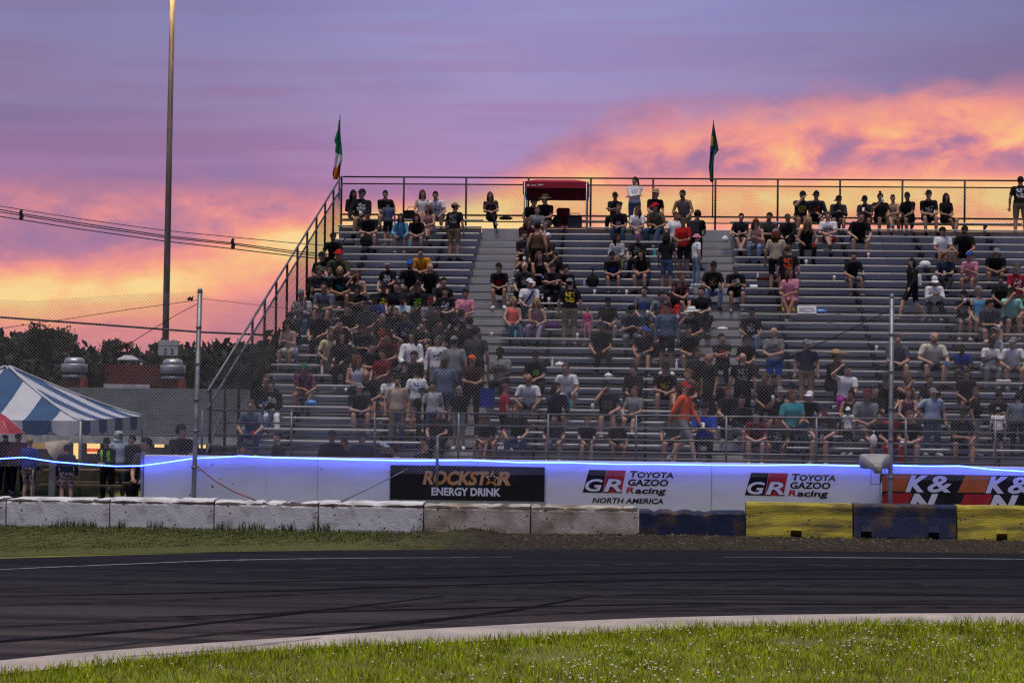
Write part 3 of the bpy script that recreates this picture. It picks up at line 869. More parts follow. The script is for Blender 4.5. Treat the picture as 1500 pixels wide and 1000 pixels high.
for i in range(NR):
    y, z = P * i, rowZ(i)
    for (xa, xb) in SECT:
        if i >= 0:
            w = xb - xa
            n = max(1, round(w / 5.0))
            for q in range(n):
                wq = w / n - .006
                link('seat_plank', plank(wq, (0, 0), (.25, .042), M_alu, 'seat_plank'), gs, (xa + w / n * q, y + .40, z + .388))
    # treads in two planks, riser between rows
    if i >= 1:
        for q, (a, b) in enumerate(((0.0, .27), (.28, .55))):
            link('tread_plank', plank(XR - XL, (0, 0), (.262, .04), M_tread, 'tread_plank'), gs, (XL, y + a, z - .04))
    for (xa, xb) in ((XL, -5.0), (-5.0, -3.8), (-3.8, 1.2), (1.2, 2.4), (2.4, 11.0), (11.0, 12.2), (12.2, XR)):
        if i == NR - 2:
            link('riser_panel', plank(xb - xa - .012, (0, 0), (.02, .33), M_riser, 'top_riser'), gs, (xa, y + P - .022, z + .05))
        elif i < NR - 1:
            link('riser_panel', plank(xb - xa - .012, (0, 0), (.02, .15), M_riser, 'riser_panel'), gs, (xa, y + P - .022, z + .05))
    if 1 <= i < NR - 1:
        for (xa, xb) in ((-5.0, -3.8), (1.2, 2.4), (11.0, 12.2)):           # half steps in the aisles
            pass
brk = MB().box((-.03, 0, 0), (.03, .16, .355)).box((-.045, -.14, .29), (.045, .05, .352)).mesh('seat_bracket', M_steel)
for i in range(0, NR):
    for (xa, xb) in SECT:
        n = max(1, round((xb - xa) / 2.1))
        for q in range(n):
            x = xa + (xb - xa) * (q + .5) / n
            link('seat_bracket', brk, gs, (x, P * i + .50, rowZ(i)))
# walkway, its fascia and the frame below the rows
MB().bbox((XL - .2, YR - Y0 - .08, WALK - .06), (XR, .60, WALK), .008).build('walkway', M_tread, gs)
MB().box((XL - .2, YR - Y0 - .06, -.1), (XR, YR - Y0 - .03, WALK - .07)).build('fascia_panel', M_riser, gs)
for x in (-9.2, -5.6, -2.0, 1.6, 5.2, 8.8, 12.4, 15.8):
    b = MB()
    for dz in (-.15,):
        b.tube([(x, .3, rowZ(0) - .1 - .12), (x, P * NR, rowZ(NR) - .35)], .07, 4, False)
    b.build('stringer', M_steel, gs)
    for i in (3, 8, 13, 18, 23):
        MB().tube([(x, P * i, -.4), (x, P * i, rowZ(i) - .33)], .06, 6).build('column', M_steel, gs)
yb = P * NR
MB().box((XL, yb + .14, -.3), (XR, yb + .16, rowZ(NR - 1) - .05)).box((XL - .02, 6, -.3), (XL, yb, 1.2)).build('glow_block', pmat('glow_block_dark', (.02, .02, .024), .95), gs)  # added dark sheets that keep sky glow out of the gaps between rows
MB().box((XL, yb - .10, rowZ(NR - 1) - .04), (XR, yb + .1, rowZ(NR - 1))).build('back_beam', M_steel, gs)
# front railing of the walkway
fr = empty('front_railing', (0, YR - Y0, 0), parent=gs)
for z in (1.90, 1.635, 1.37, 1.10, .965):
    MB().tube([(XL - .3, 0, z), (XR, 0, z)], .021, 6).build('rail_bar', M_rail, fr)
for px in (296, 427, 549, 672, 803, 932, 1064, 1196, 1327, 1458, 1590):
    q = onY(px, 620, YR)
    if px in (672,):
        pass
    MB().tube([(q.x, 0, WALK - .3), (q.x, 0, 1.90)], .026, 8).build('rail_post', M_rail, fr)
# rear railing
yr = P * NR + .03
rr_ = empty('rear_railing', (0, yr, 0), parent=gs)
M_rdark = pmat('silhouette_rail', (.028, .025, .027), .6, var=.2, metal=.3)  # backlit silhouette darkness put into the rail colour
zt0 = 8.66
for z, r in ((zt0, .026), (zt0 - .21, .022), (7.52, .03), (7.33, .018)):
    MB().tube([(XL, 0, z), (XR, 0, z)], r, 6).build('rail_bar', M_rdark, rr_)
for k in range(14):
    x = onY(500 + 91.3 * k, 300, Y0 + yr).x
    MB().tube([(x, 0, 6.7), (x, 0, zt0)], .03, 8).build('rail_post', M_rdark, rr_)
chainlink('wire_mesh', rr_, XL, XR, lambda x: 7.3, lambda x: zt0 - .21, 0, .090, .0032, M_rdark, 0, jag=False)
# sloping side railing at the left end
sr = empty('side_railing', (XL - .05, 0, 0), parent=gs)
def zrail(y): return 8.66 - .322 * (yr - y)
ylo = -2.5
for d, r in ((0, .032), (-.36, .028)):
    MB().tube([(0, ylo, zrail(ylo) + d), (0, yr, zrail(yr) + d)], r, 6).build('rail_bar', M_rail, sr)
MB().tube([(0, ylo - .05, zrail(ylo) - 1.3), (0, ylo + 1.5, zrail(ylo + 1.5) - 1.0)], .03, 6).build('rail_bar', M_rail, sr)
k = 0
y = ylo + .3
while y < yr:
    zb_ = Z0 + RZ * max(0, y / P) - .25
    MB().tube([(0, y, max(.2, zb_)), (0, y, zrail(y))], .032, 8).build('rail_post', M_rdark, sr)
    y += 1.62
vme = chainlink('wire_mesh', sr, ylo, yr, lambda q: zrail(q) - 1.6, lambda q: zrail(q) - .36, 0, .15, .003, M_rdark, 0, jag=False)
vme.rotation_euler = (0, 0, math.pi / 2)

# ------------------------------------------------------------------ flags on the rear railing
def flag(label, xpole, ytop, ybot, rows, colour, bands, Yp):
    q = onY(xpole, ybot, Yp)
    f = empty('flag', tuple(q))
    tag(f, label, 'flag')
    a = onY(xpole, ytop, Yp) - q
    MB().tube([(0, 0, -.6), (a.x * 0, 0, a.z)], [.022, .012], 8).build('pole', M_rdark, f)
    n, mcol = 44, 11
    ys = np.linspace(rows[0][0], rows[-1][0], n)
    xl = np.interp(ys, [r[0] for r in rows], [r[1] for r in rows]); xr = np.interp(ys, [r[0] for r in rows], [r[2] for r in rows])
    V = []
    for j in range(n):
        for i in range(mcol):
            u = i / (mcol - 1)
            p = onY(xl[j] + (xr[j] - xl[j]) * u, ys[j], Yp) - q
            V.append((p.x, .05 * math.sin(u * 9 + j * .18) * min(1, j / 8) + .02 * math.sin(u * 19 + j * .3), p.z))
    groups = {}
    for j in range(n - 1):
        for i in range(mcol - 1):
            groups.setdefault(colour(ys[j], (i + .5) / (mcol - 1)), []).append((j * mcol + i, j * mcol + i + 1, (j + 1) * mcol + i + 1, (j + 1) * mcol + i))
    for nm, fs in groups.items():
        used = sorted({i for f_ in fs for i in f_}); mp = {o: k for k, o in enumerate(used)}
        MB().add([V[i] for i in used], [tuple(mp[i] for i in f_) for f_ in fs], True).build(nm, bands[nm], f)
    return f
cl = lambda n, c: pmat('flag_cloth_' + n, c, .85, var=.12, scale=6)
flag('drooping green, white and orange flag at the top left corner of the stand', 497, 168, 263,
     [(176, 496.4, 497.4), (190, 494, 498.6), (205, 489.3, 500), (213, 492.2, 500.6), (219, 491, 500.8), (227, 491.5, 501), (235, 490.5, 501.4), (243, 489.8, 499), (255, 486.8, 498.2), (263, 488, 495)],
     lambda y, u: 'green_band' if y < 223 + 4 * u else ('white_band' if y < 246 - 6 * u else 'orange_band'),
     {'green_band': cl('green', (.015, .18, .11)), 'white_band': cl('white', (.7, .68, .70)), 'orange_band': cl('orange', (.55, .14, .02))}, Y0 + yr + .05)
flag('drooping dark green flag with blue and yellow patches at the middle of the rear railing', 1044, 176, 290,
     [(179, 1044.6, 1045.6), (200, 1041.8, 1049), (220, 1040, 1053), (228, 1039.8, 1046.5), (245, 1038.3, 1045), (258, 1039.6, 1045), (264, 1039.6, 1044.8), (267, 1041.5, 1043.4)],
     lambda y, u: 'blue_patch' if (u < .5 and 213 < y < 228) else ('yellow_patch' if u < .45 and 198 < y <= 213 else 'green_field'),
     {'green_field': cl('deep_green', (.015, .085, .065)), 'blue_patch': cl('blue', (.012, .03, .19)), 'yellow_patch': cl('yellow', (.40, .26, .03))}, Y0 + yr + .05)

# ------------------------------------------------------------------ light pole, sign, cables
M_polerust = pmat('rusty_pole', (.15, .145, .15), .6, col2=(.085, .065, .058), scale=1.4, metal=.3, stretch=(4, 4, .5), lo=.42, hi=.62, detail=8)
YP = 75.0
pb = onY(240, 620, YP); pt = onY(252.5, 0, YP)
d = (pt - pb) / (pt.z - pb.z)
lp = empty('light_pole', tuple(pb + d * (gz(YP) - pb.z)))
tag(lp, 'very tall rusty floodlight pole rising out of the picture beside the tent', 'light pole')
top = d * (16.3 - gz(YP))
MB().tube([(0, 0, 0), tuple(top * .45), tuple(top)], [.125, .115, .085], 12).build('pole', M_polerust, lp)
MB().box((top.x - 1.2, -.05, top.z - .1), (top.x + 1.2, .05, top.z)).build('crossarm', M_steel, lp)
for k in (-.9, -.3, .3, .9):
    MB().lathe([(.06, .25), (.12, .2), (.24, 0), (.25, -.04), (.01, -.03)], (top.x + k, -.2, top.z), 12).build('floodlight', pmat('flood_lens', (.6, .55, .4), .3, emit=(1, .66, .25, 60)), lp)
def word(s, x0, y0, x1, y1, Y, mat, parent, **kw):
    return letter(s, x0, y0, x1, y1, mat, parent, Y, **kw)
sa, sb = onY(231.5, 520, YP - .2), onY(261, 498.5, YP - .2)
sg = empty('sign', (sa.x, YP - .2, sa.z))
tag(sg, 'square grey sign plate reading S 3 fixed to the light pole', 'sign')
MB().bbox((0, 0, 0), (sb.x - sa.x, .03, sb.z - sa.z), .01).build('plate', pmat('sign_grey', (.42, .43, .46), .5, var=.06, scale=3), sg)
MB().box((0, -.004, (sb.z - sa.z) * .62), (sb.x - sa.x, 0, (sb.z - sa.z) * .65)).build('seam', M_steel, sg)
letter('S', 240.2, 510.2, 245.0, 518.6, M_blackv, sg, YP - .203, 0, .01)
letter('3', 249.4, 510.4, 254.4, 518.8, M_blackv, sg, YP - .203, 0, .01)
def sag(name, pts, r, Y, label, cat='power cable', mat=None):
    P3 = [onY(x, y, Y) for x, y in pts]
    o = P3[len(P3) // 2]
    ob = MB().tube([tuple(p - o) for p in P3], r, 5).build(name, mat or M_dark, None, tuple(o))
    return tag(ob, label, cat, 'overhead cables')
sag('overhead_cable', [(-120, 290), (0, 302), (120, 321), (240, 337.5), (430, 356), (620, 370)], .016, 88, 'highest and thinnest of the overhead cables left of the stand')
sag('overhead_cable', [(-120, 293), (0, 307), (31, 313), (120, 327), (240, 345), (341, 356), (430, 368), (620, 384)], .022, 88, 'upper cable running through the cable spacers left of the stand')
sag('overhead_cable', [(-120, 297), (0, 310.5), (31, 315.5), (120, 330), (240, 347.5), (341, 358), (430, 371), (620, 390)], .022, 88, 'middle cable running through the cable spacers left of the stand')
sag('overhead_cable', [(-120, 304), (0, 317), (31, 322), (120, 336), (240, 353), (341, 364.5), (430, 375), (620, 394)], .022, 88, 'lowest cable under the spacers left of the stand')
sag('overhead_cable', [(-120, 456), (0, 464.5), (150, 475.5), (290, 486), (400, 491)], .028, 56, 'thick dark cable crossing low in front of the light pole')
for x, y0_, y1_, lb in ((31, 307, 322.5, 'dark cable spacer on the overhead cables near the left picture edge'), (341, 349, 365, 'dark cable spacer on the overhead cables close to the stand railing')):
    a, b = onY(x, y0_, 88), onY(x, y1_, 88)
    h = a.z - b.z
    tag(MB().prism([(-.02, 0), (.07, .1 * h), (.10, .42 * h), (.04, .7 * h), (.05, h), (-.03, h), (-.09, .66 * h), (-.05, .4 * h), (-.08, .15 * h)], -.04, .04).build('cable_spacer', M_dark, None, tuple(b)), lb, 'spacer', 'cable spacers')
for k, x in enumerate((276.5, 280.5)):
    q = onY(x, 440.5, YF)
    b = MB().ball((0, 0, .035), (.032, .022, .03), 8, 6).ball((.02, 0, .07), .016, 6, 5).add([(-.02, -.01, .03), (-.02, .01, .03), (-.085, .008, .0), (-.085, -.008, 0)], [(0, 1, 2, 3)]).tube([(.03, 0, .07), (.05, 0, .066)], [.006, .001], 4)
    b.tube([(0, 0, .01), (0, 0, -.01)], .004, 4)
    tag(b.build('bird', pmat('bird_black', (.012, .012, .013), .8), None, tuple(q)), ('left' if k == 0 else 'right') + ' one of two small dark birds on the wire by the fence post', 'bird', 'birds on the wire')

# ------------------------------------------------------------------ low building with lit windows, roof vents
M_shingle = pmat('grey_shingles', (.062, .070, .082), .9, col2=(.038, .043, .052), scale=7, bump=.5, bscale=25, stretch=(.5, 1, 2), detail=8)
M_bwall = pmat('building_wall', (.20, .17, .13), .85, var=.2, scale=3)
bd = empty('low_building', (-16, 60, gz(60)))
tag(bd, 'low building with long grey shingle roof and lit yellow windows behind the tent', 'building')
yr1, yr2 = 56.5, 63.0
ze = onY(150, 637, yr1).z - gz(60); zr = onY(190, 568.5, yr2).z - gz(60)
rise, run = zr - ze, yr2 - yr1
for k in range(22):                                         # shingle courses
    t0, t1 = k / 22, (k + 1) / 22
    MB().add([(-14, yr1 - 60 + run * t0, ze + rise * t0 + .022), (11, yr1 - 60 + run * t0, ze + rise * t0 + .022), (11, yr1 - 60 + run * t1, ze + rise * t1 + .004), (-14, yr1 - 60 + run * t1, ze + rise * t1 + .004),
              (-14, yr1 - 60 + run * t0, ze + rise * t0 - .05), (11, yr1 - 60 + run * t0, ze + rise * t0 - .05)], [(0, 1, 2, 3), (4, 5, 1, 0)]).build('shingle_course', M_shingle, bd)
MB().add([(-14, yr2 - 60, zr), (11, yr2 - 60, zr), (11, yr2 - 60 + 6, ze), (-14, yr2 - 60 + 6, ze)], [(0, 1, 2, 3)]).build('rear_roof', M_shingle, bd)
MB().box((-14, yr1 - 60 - .03, ze - .22), (11, yr1 - 60 - .002, ze - .01)).build('fascia', pmat('fascia_white', (.42, .43, .46), .7), bd)
yw = yr1 - 60 + .7
MB().box((-14, yw, 0), (11, yw + .2, ze - .12)).build('wall', M_bwall, bd)
M_win = pmat('lit_window', (.5, .38, .2), .4, emit=(1.0, .66, .26, 1.1))
def win(x0, x1, y0_, y1_, emat=M_win, reds=False):
    a, b = onY(x0, y1_, 60 + yw - .03), onY(x1, y0_, 60 + yw - .03)
    o = Vector(bd.location)
    a, b = a - o, b - o
    w = MB().box((a.x, yw - .012, a.z), (b.x, yw - .004, b.z)).build('window', emat, bd)
    e = .035
    MB().box((a.x - e, yw - .04, a.z - e), (b.x + e, yw - .014, a.z)).box((a.x - e, yw - .04, b.z), (b.x + e, yw - .014, b.z + e)).box((a.x - e, yw - .04, a.z), (a.x, yw - .014, b.z)).box((b.x, yw - .04, a.z), (b.x + e, yw - .014, b.z)).build('frame', M_dark, w)
    if reds:
        h = b.z - a.z
        MB().box((a.x, yw - .02, a.z + h * .12), (b.x, yw - .013, a.z + h * .36)).build('menu_board', pmat('menu_red', (.5, .08, .03), .5, emit=(1, .12, .04, .7)), w)
M_dim = pmat('dim_window', (.3, .22, .12), .4, emit=(1.0, .62, .22, .22))
win(107, 118, 643, 672); win(127, 147, 643, 664, reds=True); win(226, 241, 645, 655)
win(40, 70, 645, 657, M_dim); win(0, 16, 646, 658, M_dim); win(186, 194, 645, 654, M_dim); win(291, 302, 646, 656); win(324, 329, 645, 654, M_dim); win(160, 168, 646, 670, M_dim)
def fan(x0, x1, ytop, ybot, red, label):
    Yv = 63.6
    a, b = onY(x0, ybot, Yv), onY(x1, ytop, Yv)
    cx, w, z0, h = (a.x + b.x) / 2, (b.x - a.x) / 2, a.z, b.z - a.z
    zb = onY(x0, 572, Yv).z
    v = empty('roof_fan', (cx, Yv, zb))
    tag(v, label, 'roof fan', 'roof exhaust fans')
    q = z0 - zb
    Mf = pmat('spun_aluminium', (.48, .48, .50), .4, col2=(.33, .34, .37), scale=3, metal=.6)
    MB().lathe([(w * .93, q + .22 * h), (w, q + .26 * h), (w, q + .62 * h), (w * .97, q + .66 * h)], n=20).build('shroud', Mf, v)
    MB().lathe([(w * .80, q + .665 * h), (w * .78, q + .82 * h), (w * .70, q + .93 * h), (w * .45, q + h), (.01, q + h * 1.01)], n=20).build('dome', Mf, v)
    for k in range(14):
        an = 2 * math.pi * k / 14
        MB().box((w * .8 * math.cos(an) - .012, w * .8 * math.sin(an) - .012, q + .08 * h), (w * .8 * math.cos(an) + .012, w * .8 * math.sin(an) + .012, q + .22 * h)).build('strut', M_dark, v)
    MB().lathe([(w * .9, q - .06 * h), (w * .9, q + .08 * h), (w * .5, q + .085 * h)], n=20).build('base_ring', Mf, v)
    MB().bbox((-w * .85, -w * .7, 0), (w * .55, w * .7, q - .065 * h), .01).build('curb', pmat('brick_dark', (.10, .03, .028), .9, var=.3, scale=20), v)
    MB().bbox((w * .57, -w * .6, 0), (w * .95, w * .6, q - .065 * h), .01).build('red_duct', pmat('red_duct', (.32, .06, .04), .7, var=.2), v)
fan(90, 128, 523.5, 551, 0, 'round silver roof fan on a red curb, left one near the tent peak')
fan(234.5, 272, 525.5, 553, 0, 'round silver roof fan on a red curb just below the S 3 sign')
Yv = 63.8
a, b = onY(152, 572, Yv), onY(231, 533, Yv)
ch = empty('brick_chimney', (a.x, Yv, a.z))
tag(ch, 'wide dark red brick chimney block on the shingle roof with white panel below', 'chimney')
wx, hz = b.x - a.x, b.z - a.z
M_brk = pmat('red_brick', (.13, .032, .028), .9, var=.25, scale=9)
nb = 0
MB().box((.02, .02, .0), (wx - .02, .8, hz - .03)).build('core', pmat('brick_mortar', (.06, .03, .03), .95), ch)
bh = .105
bm_ = MB().bbox((0, 0, 0), (.20, .05, bh - .014), .004).mesh('brick', M_brk)
r_ = 0
z = .16
while z < hz - .02:
    x = -.1 * (r_ % 2)
    while x < wx - .1:
        if x >= 0:
            link('brick', bm_, ch, (x + .004, rc.uniform(-.006, .004) - .005, z))
        x += .212
    z += bh; r_ += 1
MB().bbox((0, -.06, 0), (wx * .86, -.012, .19), .006).build('white_panel', pmat('panel_white', (.50, .50, .52), .6), ch)
a, b = onY(171, 534, 66), onY(200, 519.5, 66)
hd = empty('roof_hood', (a.x, 66, a.z))
tag(hd, 'small pale peaked hood on thin legs above the red chimney block', 'hood')
w, h = b.x - a.x, b.z - a.z
MB().add([(0, 0, h * .55), (w, 0, h * .55), (w, .4, h * .55), (0, .4, h * .55), (w * .3, .2, h * .96), (w * .68, .2, h * .96), (0, 0, h * .46), (w, 0, h * .46), (w, .4, h * .46), (0, .4, h * .46)],
         [(0, 1, 5, 4), (1, 2, 5), (2, 3, 4, 5), (3, 0, 4), (6, 7, 1, 0), (7, 8, 2, 1), (8, 9, 3, 2), (9, 6, 0, 3), (9, 8, 7, 6)]).build('cap', pmat('hood_pale', (.42, .42, .45), .6), hd)
for x in (.02, w - .04):
    MB().box((x, .05, -.05), (x + .025, .075, h * .455)).build('leg', M_galv, hd)
q = onY(207, 535, 66)
tag(MB().tube([(0, 0, -.6), (0, 0, .12)], .05, 8).tube([(0, 0, .125), (0, 0, .16)], .065, 8).tube([(-.04, 0, .16), (-.05, 0, .62)], .012, 5).build('flue_pipe', M_galv, None, tuple(q)), 'thin metal flue pipe beside the pale roof hood', 'pipe')

# ------------------------------------------------------------------ striped tent and red parasol
FRx = onY(118, 618, 47.5).x
wid, dep = 5.2, 6.0
gzt = -.35
te = empty('striped_tent', (FRx, 47.5, gzt))
tag(te, 'big blue and white striped marquee tent at the left edge', 'tent')
zE = onY(118, 617, 47.5).z - gzt; apx, apy = -2.55, 3.0
zA = onY(9, 536, 50.5).z - gzt
M_tb = pmat('tent_blue', (.014, .060, .15), .55, var=.1, scale=2, bump=.1, bscale=4)
M_tw = pmat('tent_white', (.46, .47, .51), .55, var=.04, scale=2, bump=.1, bscale=4)
def roofpt(x, y):
    """height of the hipped roof, slightly sagging between the hips"""
    u = min((0 - x) / (0 - apx) if x > apx else (x + wid) / (apx + wid), y / apy if y < apy else (dep - y) / (dep - apy))
    u = max(0, min(1, u))
    return zE + (zA - zE) * (u ** 1.22)
ns = 8
def stripe(face, k, mat):
    sw = (wid if face in 'FB' else dep) / ns
    vs, fs = [], []
    nu, nv = 4, 10
    for iu in range(nu + 1):
        s = sw * (k + iu / nu)
        lim = min(s, (wid if face in 'FB' else dep) - s)
        half = (wid if face in 'FB' else dep) / 2
        for iv in range(nv + 1):
            t = iv / nv * min(1, lim / half)
            if face == 'F': x, y = -s, apy * t
            elif face == 'B': x, y = -s, dep - apy * t
            elif face == 'R': x, y = apx * t, s
            else: x, y = -wid + (wid + apx) * t, s
            vs.append((x, y, roofpt(x, y)))
    for iu in range(nu):
        for iv in range(nv):
            fs.append((iu * (nv + 1) + iv, (iu + 1) * (nv + 1) + iv, (iu + 1) * (nv + 1) + iv + 1, iu * (nv + 1) + iv + 1))
    MB().add(vs, fs, True).build('roof_panel', mat, te)
    # scalloped valance below the eave
    vs, fs = [], []
    for iu in range(9):
        s = sw * (k + iu / 8)
        dz = -.22 - .10 * math.sin(math.pi * iu / 8) ** .6
        if face == 'F': p = (-s, -.02)
        elif face == 'B': p = (-s, dep + .02)
        elif face == 'R': p = (.02, s)
        else: p = (-wid - .02, s)
        vs += [(p[0], p[1], zE + .01), (p[0] + .01, p[1] + .02 * math.sin(iu), zE + dz)]
    fs = [(2 * i, 2 * i + 1, 2 * i + 3, 2 * i + 2) for i in range(8)]
    MB().add(vs, fs, True).build('valance', mat, te)
for face in 'FRBL':
    for k in range(ns):
        stripe(face, k, M_tb if (k + (1 if face in 'FB' else 0)) % 2 == 0 else M_tw)
rope = MB()
for cx, cyy in ((0, 0), (0, dep), (-wid, 0), (-wid, dep)):
    pts = [(cx + (apx - cx) * t, cyy + (apy - cyy) * t) for t in np.linspace(0, .98, 10)]
    MB().tube([(x, y, roofpt(x, y) + .02) for x, y in pts], .035, 5).build('hip_seam', M_tw, te)
    MB().tube([(cx * .99, cyy, 0), (cx * .99, cyy, zE)], .04, 8).build('pole', M_galv, te)
MB().tube([(apx, apy, 0), (apx, apy, zA)], .05, 8).build('pole', M_galv, te)
q = onY(-8, 637, 45.3)
um = empty('parasol', (q.x, 45.3, gz(45)))
tag(um, 'red parasol at the left edge below the striped tent', 'parasol')
zq = onY(0, 634, 45.3).z - gz(45); ztp = onY(-8, 602, 45.3).z - gz(45)
M_par = pmat('parasol_red', (.32, .018, .03), .6, var=.12, scale=3)
rad = .63
for k in range(8):
    a0, a1 = 2 * math.pi * k / 8, 2 * math.pi * (k + 1) / 8
    vs, fs = [], []
    for iv in range(6):
        t = iv / 5
        for iu in range(4):
            a = a0 + (a1 - a0) * iu / 3
            rr2 = rad * t * (1 - .05 * math.sin(math.pi * iu / 3))
            vs.append((rr2 * math.cos(a), rr2 * math.sin(a), ztp - (ztp - zq) * t ** 1.5))
    fs = [(i * 4 + j, i * 4 + j + 1, (i + 1) * 4 + j + 1, (i + 1) * 4 + j) for i in range(5) for j in range(3)]
    MB().add(vs, fs, True).build('canopy_panel', M_par, um)
    MB().tube([(0, 0, ztp - .02), (rad * .6 * math.cos(a0), rad * .6 * math.sin(a0), ztp - (ztp - zq) * .6 ** 1.5), (rad * math.cos(a0), rad * math.sin(a0), zq)], .008, 4).build('rib', pmat('rib_white', (.5, .45, .45), .5), um)
MB().tube([(0, 0, 0), (0, 0, ztp + .05)], .02, 8).build('pole', M_galv, um)

# ------------------------------------------------------------------ trees
M_leafd = [pmat('leaf_dark', (.013, .018, .009), .8, var=.3, scale=1), pmat('leaf_mid', (.020, .027, .012), .8, var=.3, scale=1)]
def leaves(name, cent, size, mats, rs, parent=None):
    n = len(cent)
    a = rs.normal(size=(n, 3)); a /= np.linalg.norm(a, axis=1)[:, None]
    b = rs.normal(size=(n, 3)); b -= (b * a).sum(1)[:, None] * a; b /= np.linalg.norm(b, axis=1)[:, None]
    s = (size * (.6 + .8 * rs.rand(n)))[:, None]
    v = np.stack([cent - a * s, cent + b * s * .5, cent + a * s, cent - b * s * .5], 1).reshape(-1, 3)
    me = grid_mesh(name, v, np.arange(n * 4).reshape(-1, 4), mats)
    me.polygons.foreach_set('material_index', (rs.rand(n) * len(mats)).astype(np.int32))
    return link(name, me, parent)
rs = np.random.RandomState(9)
n = 70000
X = rs.uniform(-120, 60, n); Yt = rs.uniform(235, 285, n)
th = 4.9 + 1.3 * np.sin(X * .13 + .6) + 1.5 * np.sin(X * .23) * np.sin(X * .07 + 1) + .8 * np.sin(X * .9) + .5 * np.sin(X * 2.3 + Yt) + .5 * rs.rand(n)
zq = -3 + (th + 2.6) * (1 - rs.rand(n) ** 1.6)
tag(leaves('treeline', np.stack([X, Yt, zq], 1), .62, M_leafd, rs), 'dark mass of far woods along the horizon behind the roof', None, None, 'stuff')
tag(MB().box((-125, 262, -4), (65, 264, 4.2)).build('woods_interior', pmat('woods_dark', (.010, .013, .007), .95), None), kind='structure')
def tree(x0, x1, ytop, ybase, Yt, label, n, seed, open_=1.0):
    rs = np.random.RandomState(seed); r2 = random.Random(seed)
    a, b = onY(x0, ybase, Yt), onY(x1, ytop, Yt)
    cx, wid, zb, zt = (a.x + b.x) / 2, (b.x - a.x) / 2, a.z, b.z
    g0 = -3.0
    t = empty('tree', (cx, Yt, g0)); tag(t, label, 'tree', 'trees above the woods')
    MB().tube([(0, 0, 0), (.1, 0, (zb - g0) * .7), (0, 0, zb - g0 + (zt - zb) * .4)], [.35, .26, .12], 8).build('trunk', pmat('bark_dark', (.04, .03, .022), .9), t)
    tips = []
    for k in range(22):
        an, f_ = r2.uniform(0, 6.28), r2.random()
        rr2 = wid * (.35 + .65 * r2.random())
        p1 = (rr2 * math.cos(an), rr2 * .8 * math.sin(an), zb - g0 + (zt - zb) * (.12 + .85 * f_ * (1 - .55 * (rr2 / wid) ** 2)))
        m1 = (p1[0] * .45, p1[1] * .45, (zb - g0) * .6 + p1[2] * .4)
        MB().tube([(0, 0, (zb - g0) * .75), m1, p1], [.09, .06, .02], 5).build('limb', pmat('bark_dark', (.04, .03, .022), .9), t)
        tips += [p1, tuple((np.array(p1) + np.array(m1)) / 2)]
    tips = np.array(tips)
    c = tips[rs.randint(len(tips), size=n)] + rs.normal(size=(n, 3)) * np.array([.42, .42, .28]) * open_
    leaves('crown', c, .20, M_leafd, rs, t)
tree(26, 110, 474, 506, 225, 'broad open crowned tree rising above the woods at the left', 2600, 4)
tree(-20, 22, 500, 512, 228, 'low rounded tree above the woods by the left picture edge', 1200, 5, .8)
tree(150, 190, 497, 510, 228, 'small tuft of a tree above the woods between tent and light pole', 900, 6, .6)

# ------------------------------------------------------------------ red canopy on the top rows
cx0, cx1 = onY(768, 300, 64.4).x, onY(859, 300, 64.4).x
cy0, cy1 = 64.4, 65.6
ca = empty('pop_up_canopy', (cx0, cy0, rowZ(24)))
tag(ca, 'small red pop up canopy standing on the top rows of the stand', 'canopy')
M_can = pmat('canopy_red', (.30, .012, .03), .65, var=.1, scale=3, bump=.1, bscale=4)
wv = cx1 - cx0
zc = lambda y: onY(812, y, 64.4).z - rowZ(24)
zv0, zv1, zpk = zc(275.5), zc(266), zc(261.5)
MB().add([(-.03, 0, zv1), (wv + .03, 0, zv1), (wv + .03, 1.2, zv1), (-.03, 1.2, zv1), (wv * .18, .4, zpk), (wv * .80, .4, zpk), (wv * .80, .85, zpk), (wv * .18, .85, zpk)],
         [(0, 1, 5, 4), (1, 2, 6, 5), (2, 3, 7, 6), (3, 0, 4, 7), (4, 5, 6, 7)], False).build('canopy_top', M_can, ca)
MB().box((-.035, -.015, zv0), (wv + .035, -.001, zv1 - .002)).build('valance', M_can, ca)
MB().box((-.035, 1.201, zc(289)), (wv + .035, 1.215, zv1 - .002)).build('rear_valance', pmat('canopy_liner', (.24, .03, .08), .7, var=.15), ca)
MB().box((wv + .036, 0, zc(284)), (wv + .05, 1.2, zv1 - .002)).box((-.05, 0, zc(284)), (-.036, 1.2, zv1 - .002)).build('side_valance', M_can, ca)
letter('▲', 771, 269.6, 775.5, 272.4, M_whitev, ca, 64.4 - .016) if False else None
m = MB()
q0 = Vector(ca.location)
def cpt(x, y): return onY(x, y, 64.38) - q0
a, b = cpt(771, 272.5), cpt(776, 269.5)
MB().prism([(a.x, a.z), (b.x, a.z), ((a.x * .35 + b.x * .65), b.z), ((a.x * .6 + b.x * .4), (a.z + b.z) / 2 + .01)], -.024, -.017).build('emblem', M_whitev, ca)
a, b = cpt(777.5, 272), cpt(785.5, 271)
MB().box((a.x, -.024, a.z), (b.x, -.017, b.z)).build('printed_line', M_whitev, ca)
a, b = cpt(788, 272), cpt(795.5, 269.8)
MB().box((a.x, -.024, a.z), (a.x + .05, -.017, b.z)).box((a.x + .06, -.024, a.z), (a.x + .1, -.017, b.z - .01)).box((a.x + .11, -.024, a.z + .01), (b.x, -.017, b.z)).build('printed_line', M_whitev, ca)
for x, y, dz in ((0, 0, 0), (wv, 0, 0), (0, 1.14, RZ), (wv, 1.14, RZ)):
    MB().tube([(x, y, dz + .05), (x, y, zv1)], .018, 6).build('leg', pmat('canopy_leg', (.42, .40, .42), .4, metal=.5), ca)
